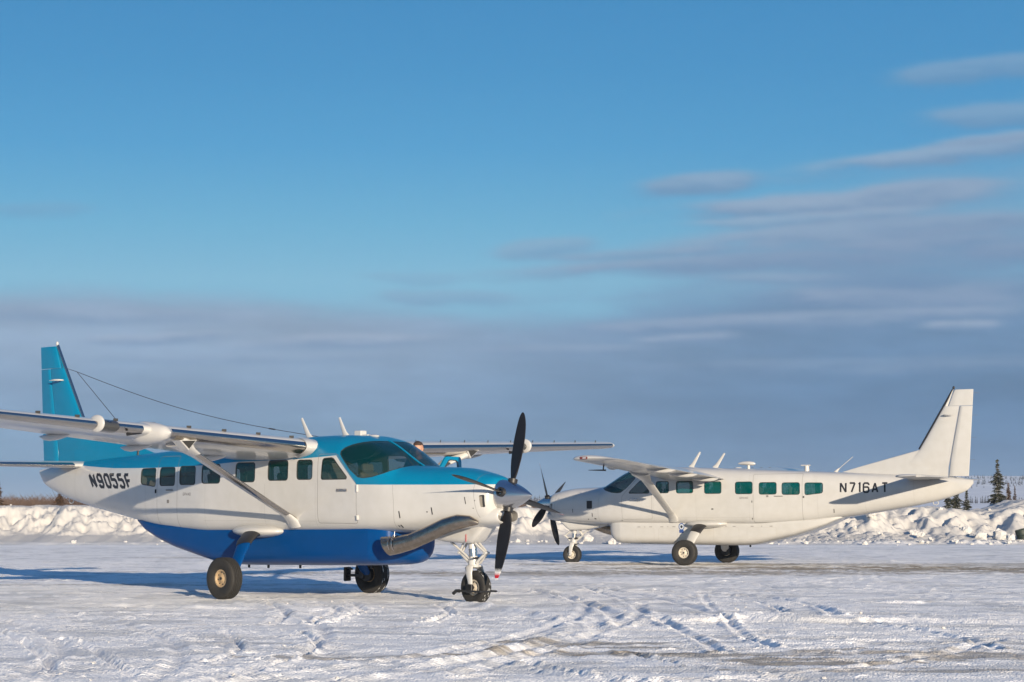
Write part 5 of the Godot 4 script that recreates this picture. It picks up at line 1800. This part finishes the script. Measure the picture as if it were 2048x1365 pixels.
func trees() -> void:
	var G := func(px: float, d: float) -> float: return (px - 1024.0) / 4213.0 * d
	spruce(Vector3(G.call(1994, 140), 0.1, -140), 4.75, 2.9, 0.9, false, 3, "tall snowy spruce behind the white airplane's tail")
	spruce(Vector3(G.call(1911, 133), 0.2, -133), 2.95, 2.5, 0.8, false, 5, "spruce half hidden below the white airplane's tail cone")
	spruce(Vector3(G.call(1893, 139), 0.2, -139), 2.7, 2.2, 0.9, false, 8, "snow loaded spruce hard against the tail cone's underside")
	spruce(Vector3(G.call(1931.5, 128), 0.0, -128), 2.85, 1.6, 0.6, false, 11, "slender young spruce left of the tall snowy spruce")
	spruce(Vector3(G.call(2015, 136), 0.5, -136), 2.75, 1.5, 0.5, true, 13, "thin brownish spruce just right of the tall snowy spruce")
	spruce(Vector3(G.call(2028, 150), 0.8, -150), 2.5, 0.8, 0.2, true, 17, "smallest bare topped spruce near the frame's right edge")
	spruce(Vector3(G.call(-2, 127), 0.0, -127), 3.35, 2.3, 0.0, true, 19, "dark brown spruce cut by the left edge")
	spruce(Vector3(G.call(121, 127), 0.0, -127), 3.05, 2.0, 0.0, true, 23, "brown spruce under the blue airplane's tail")
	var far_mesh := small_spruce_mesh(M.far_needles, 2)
	rng.seed = 40
	var first: Node3D = null
	for k in 26:
		var px := 1936.0 + k * 4.4 + rng.randf_range(-2, 2)
		if k > 15:
			px = 2006.0 + (k - 15) * 4.2 + rng.randf_range(-2, 2)
		var d := rng.randf_range(560, 640)
		var x: float = G.call(px, d)
		var o := MeshInstance3D.new()
		o.mesh = far_mesh
		o.name = own_name(self, "far_spruce")
		add_child(o)
		o.position = Vector3(x, hill_height(x, -d) - 0.1, -d)
		var s := rng.randf_range(1.9, 3.0)
		o.scale = Vector3(s * 0.9, s, s * 0.9)
		o.rotation.y = rng.randf() * 6.0
		tag(o, "slender far spruce in the bluish row behind the snow bank", "tree", "far spruces in a row")
	var list := []
	for k in 1900:
		var d := sqrt(rng.randf_range(1150.0 * 1150.0, 1720.0 * 1720.0))
		var az := rng.randf_range(0.10, 0.34)
		if absf(GA.get_noise_2d(az * 160.0, d * 0.02)) < 0.08:
			continue
		var s := rng.randf_range(1.6, 3.6)
		list.append(Transform3D(Basis.from_scale(Vector3(s, s, s)), Vector3(az * d, hill_height(az * d, -d) - 0.1, -d)))
	for k in 3600:
		var d := rng.randf_range(780, 1060)
		var az := rng.randf_range(-0.26, 0.17)
		if rng.randf() > smoothstep(-0.26, 0.0, az) * smoothstep(0.17, 0.10, az) * (0.75 + 1.2 * GA.get_noise_2d(az * 120.0, d * 0.05)):
			continue
		var s := rng.randf_range(2.6, 5.6)
		list.append(Transform3D(Basis.from_scale(Vector3(s, s, s)), Vector3(az * d, hill_height(az * d, -d) - 0.2, -d)))
	for k in 420:
		var d := rng.randf_range(1300, 1800)
		var az := rng.randf_range(-0.34, -0.02)
		var s := rng.randf_range(1.2, 2.4)
		list.append(Transform3D(Basis.from_scale(Vector3(s, s, s)), Vector3(az * d, hill_height(az * d, -d) - 0.2, -d)))
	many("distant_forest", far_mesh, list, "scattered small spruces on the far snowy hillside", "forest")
	# leafless willow scrub behind the bank
	var v := []
	for q in 2:
		var s := Soup.new()
		rng.seed = 60 + q
		for k in 70:
			var b := Vector3(rng.randf_range(-0.6, 0.6), 0, rng.randf_range(-0.6, 0.6))
			var hh := rng.randf_range(0.6, 1.0)
			var tip := b + Vector3(rng.randf_range(-0.25, 0.25), hh, rng.randf_range(-0.2, 0.2))
			var w := rng.randf_range(0.008, 0.016)
			s.flat(b - Vector3(w, 0, 0), b + Vector3(w, 0, 0), tip, Vector3(0, 0.2, 1))
			for e in 5:
				var p := b.lerp(tip, rng.randf_range(0.3, 0.9))
				var p2 := p + Vector3(rng.randf_range(-0.22, 0.22), rng.randf_range(0.1, 0.3), rng.randf_range(-0.1, 0.1))
				s.flat(p - Vector3(0, 0.008, 0), p + Vector3(0, 0.010, 0), p2, Vector3(0, 0.2, 1))
		v.append(mesh_of([[s, M.willow_twig]]))
	for q in 2:
		var l := []
		rng.seed = 70 + q
		for k in 420:
			var d := rng.randf_range(128, 170)
			var x := rng.randf_range(-44.0, 7.0)
			var s := rng.randf_range(2.0, 3.1) * (0.85 + 0.25 * GA.get_noise_2d(x * 2.0, 5.0)) + (d - 128.0) * 0.006
			if x > -2.0:
				s *= 0.8
			l.append(Transform3D(Basis(Vector3.UP, rng.randf_range(-0.5, 0.5)).scaled(Vector3(s, s, s)), Vector3(x, hill_height(x, -d) - 0.1, -d)))
		many("willow_scrub", v[q], l, "reddish brown leafless willow scrub behind the left snow bank" if q == 0 else "second growth of brown willow scrub behind the left snow bank", "scrub")

# ---------------------------------------------------------------- person on the boarding ladder
func body_mesh(bones: Array, cell: float, blend: float) -> Soup:
	var lo := Vector3(1e9, 1e9, 1e9)
	var hi := -lo
	for b in bones:
		for k in [0, 1]:
			lo = lo.min(b[k] - Vector3.ONE * (b[2 + k] + cell * 2))
			hi = hi.max(b[k] + Vector3.ONE * (b[2 + k] + cell * 2))
	var nx := int((hi.x - lo.x) / cell) + 2
	var ny := int((hi.y - lo.y) / cell) + 2
	var nz := int((hi.z - lo.z) / cell) + 2
	var f := PackedFloat32Array()
	f.resize(nx * ny * nz)
	f.fill(1.0)
	for b in bones:
		var pa: Vector3 = b[0]
		var pb: Vector3 = b[1]
		var m := maxf(b[2], b[3]) + cell * 3
		var l := ((pa.min(pb) - Vector3.ONE * m - lo) / cell).floor()
		var h := ((pa.max(pb) + Vector3.ONE * m - lo) / cell).ceil()
		var d := pb - pa
		var dd := maxf(d.length_squared(), 1e-6)
		for z in range(maxi(0, int(l.z)), mini(nz, int(h.z) + 1)):
			for y in range(maxi(0, int(l.y)), mini(ny, int(h.y) + 1)):
				for x in range(maxi(0, int(l.x)), mini(nx, int(h.x) + 1)):
					var p := lo + Vector3(x, y, z) * cell
					var t := clampf((p - pa).dot(d) / dd, 0.0, 1.0)
					var v := (p - pa - d * t).length() - lerpf(b[2], b[3], t)
					var i := (z * ny + y) * nx + x
					var o := f[i]
					var k := maxf(blend - absf(o - v), 0.0) / blend
					f[i] = minf(o, v) - k * k * blend * 0.25
	var vert := {}
	var s := Soup.new()
	var at := func(x: int, y: int, z: int) -> float: return f[(z * ny + y) * nx + x]
	for z in nz - 1:
		for y in ny - 1:
			for x in nx - 1:
				var i := (z * ny + y) * nx + x
				var neg := 0
				for c in 8:
					if f[i + (c & 1) + ((c >> 1) & 1) * nx + (c >> 2) * nx * ny] < 0.0:
						neg += 1
				if neg == 0 or neg == 8:
					continue
				var sum := Vector3.ZERO
				var cnt := 0
				for c in 8:
					for ax in 3:
						if c & (1 << ax):
							continue
						var c2 := c | (1 << ax)
						var v0 := f[i + (c & 1) + ((c >> 1) & 1) * nx + (c >> 2) * nx * ny]
						var v1 := f[i + (c2 & 1) + ((c2 >> 1) & 1) * nx + (c2 >> 2) * nx * ny]
						if (v0 < 0.0) != (v1 < 0.0):
							var t := v0 / (v0 - v1)
							var p0 := Vector3(c & 1, (c >> 1) & 1, c >> 2)
							var p1 := Vector3(c2 & 1, (c2 >> 1) & 1, c2 >> 2)
							sum += p0.lerp(p1, t)
							cnt += 1
				var pos := lo + (Vector3(x, y, z) + sum / cnt) * cell
				var g := Vector3(at.call(x + 1, y, z) - at.call(x, y, z), at.call(x, y + 1, z) - at.call(x, y, z), at.call(x, y, z + 1) - at.call(x, y, z)) + Vector3(at.call(x + 1, y + 1, z + 1) - at.call(x, y + 1, z + 1), at.call(x + 1, y + 1, z + 1) - at.call(x + 1, y, z + 1), at.call(x + 1, y + 1, z + 1) - at.call(x + 1, y + 1, z))
				vert[i] = [pos, g.normalized()]
	var st := [1, nx, nx * ny]
	for i in vert:
		for ax in 3:
			var u: int = st[(ax + 1) % 3]
			var w: int = st[(ax + 2) % 3]
			if (f[i] < 0.0) == (f[i + st[ax]] < 0.0):
				continue
			if not (vert.has(i - u) and vert.has(i - w) and vert.has(i - u - w)):
				continue
			var a: Array = vert[i]
			var b: Array = vert[i - u]
			var c: Array = vert[i - u - w]
			var e: Array = vert[i - w]
			s.tri(a[0], b[0], c[0], a[1], b[1], c[1])
			s.tri(a[0], c[0], e[0], a[1], c[1], e[1])
	return s

func person(at: Transform3D) -> void:
	# own axes: x the way the person faces, y up from the feet, z to the person's right
	var o := thing("person", "person in a dark jacket on the ladder at the open pilot's door", "person")
	o.transform = at
	var B := []
	var j := func(a: Vector3, b: Vector3, ra: float, rb: float) -> void: B.append([a, b, ra, rb])
	j.call(Vector3(0, 0.98, 0), Vector3(0.02, 1.18, 0), 0.145, 0.13)
	j.call(Vector3(0.02, 1.18, -0.06), Vector3(0.05, 1.38, -0.10), 0.12, 0.105)
	j.call(Vector3(0.02, 1.18, 0.06), Vector3(0.05, 1.38, 0.10), 0.12, 0.105)
	j.call(Vector3(0.05, 1.42, 0), Vector3(0.08, 1.55, 0), 0.065, 0.058)
	for s: float in [-1.0, 1.0]:
		j.call(Vector3(0, 0.95, s * 0.09), Vector3(0.07, 0.5, s * 0.11), 0.10, 0.065)
		j.call(Vector3(0.07, 0.5, s * 0.11), Vector3(-0.02, 0.09, s * 0.11), 0.062, 0.045)
		j.call(Vector3(-0.04, 0.05, s * 0.11), Vector3(0.16, 0.035, s * 0.13), 0.05, 0.04)
		j.call(Vector3(0.05, 1.42, s * 0.17), Vector3(0.14, 1.20, s * 0.25), 0.065, 0.052)
		j.call(Vector3(0.14, 1.20, s * 0.25), Vector3(0.40, 1.28, s * 0.22), 0.05, 0.036)
		j.call(Vector3(0.40, 1.28, s * 0.22), Vector3(0.48, 1.29, s * 0.21), 0.04, 0.036)
		for q in 4:
			j.call(Vector3(0.48, 1.30 - q * 0.004, s * 0.21 + (q - 1.5) * 0.02), Vector3(0.555 - absf(q - 1.2) * 0.012, 1.265, s * 0.21 + (q - 1.5) * 0.022), 0.0095, 0.008)
		j.call(Vector3(0.44, 1.29, s * 0.175), Vector3(0.50, 1.275, s * 0.155), 0.012, 0.009)
	var all := body_mesh(B, 0.018, 0.05)
	var coat := Soup.new()
	var legs := Soup.new()
	var hands := Soup.new()
	for i in range(0, all.p.size(), 3):
		var c := (all.p[i] + all.p[i + 1] + all.p[i + 2]) / 3.0
		var dst := coat
		if c.y < 0.92:
			dst = legs
		elif c.x > 0.41 or c.y > 1.485:
			dst = hands
		for e in 3:
			dst.p.append(all.p[i + e])
			dst.n.append(all.n[i + e])
	part(o, "body", [[coat, M.jacket], [legs, M.trousers], [hands, M.skin]])
	var h := Vector3(0.10, 1.655, 0)
	var head := body_mesh([[h + Vector3(-0.01, 0.02, 0), h + Vector3(0.015, 0.02, 0), 0.088, 0.085], [h + Vector3(0.03, -0.04, 0), h + Vector3(0.05, -0.085, 0), 0.062, 0.035], [h + Vector3(0.0, -0.09, 0), h + Vector3(-0.02, -0.16, 0), 0.05, 0.055], [h + Vector3(0.085, 0.01, 0), h + Vector3(0.108, -0.025, 0), 0.012, 0.014], [h + Vector3(0.0, 0.0, -0.082), h + Vector3(0.0, -0.03, -0.082), 0.016, 0.012], [h + Vector3(0.0, 0.0, 0.082), h + Vector3(0.0, -0.03, 0.082), 0.016, 0.012], [h + Vector3(0.078, -0.062, -0.018), h + Vector3(0.078, -0.062, 0.018), 0.010, 0.010]], 0.009, 0.025)
	var hd := part(o, "head", [[head, M.skin]])
	var eyes := Soup.new()
	for s: float in [-1.0, 1.0]:
		eyes.add(ball(h + Vector3(0.082, 0.012, s * 0.032), Vector3(0.009, 0.008, 0.014), 8, 6))
	part(hd, "eye", [[eyes, M.hair]])
	var hair := body_mesh([[h + Vector3(-0.03, 0.05, 0), h + Vector3(0.01, 0.065, 0), 0.083, 0.07], [h + Vector3(-0.045, 0.0, -0.03), h + Vector3(-0.05, -0.05, -0.02), 0.06, 0.05], [h + Vector3(-0.045, 0.0, 0.03), h + Vector3(-0.05, -0.05, 0.02), 0.06, 0.05], [h + Vector3(0.05, 0.075, -0.03), h + Vector3(0.055, 0.07, 0.03), 0.035, 0.035]], 0.011, 0.03)
	part(hd, "hair", [[hair, M.hair]])
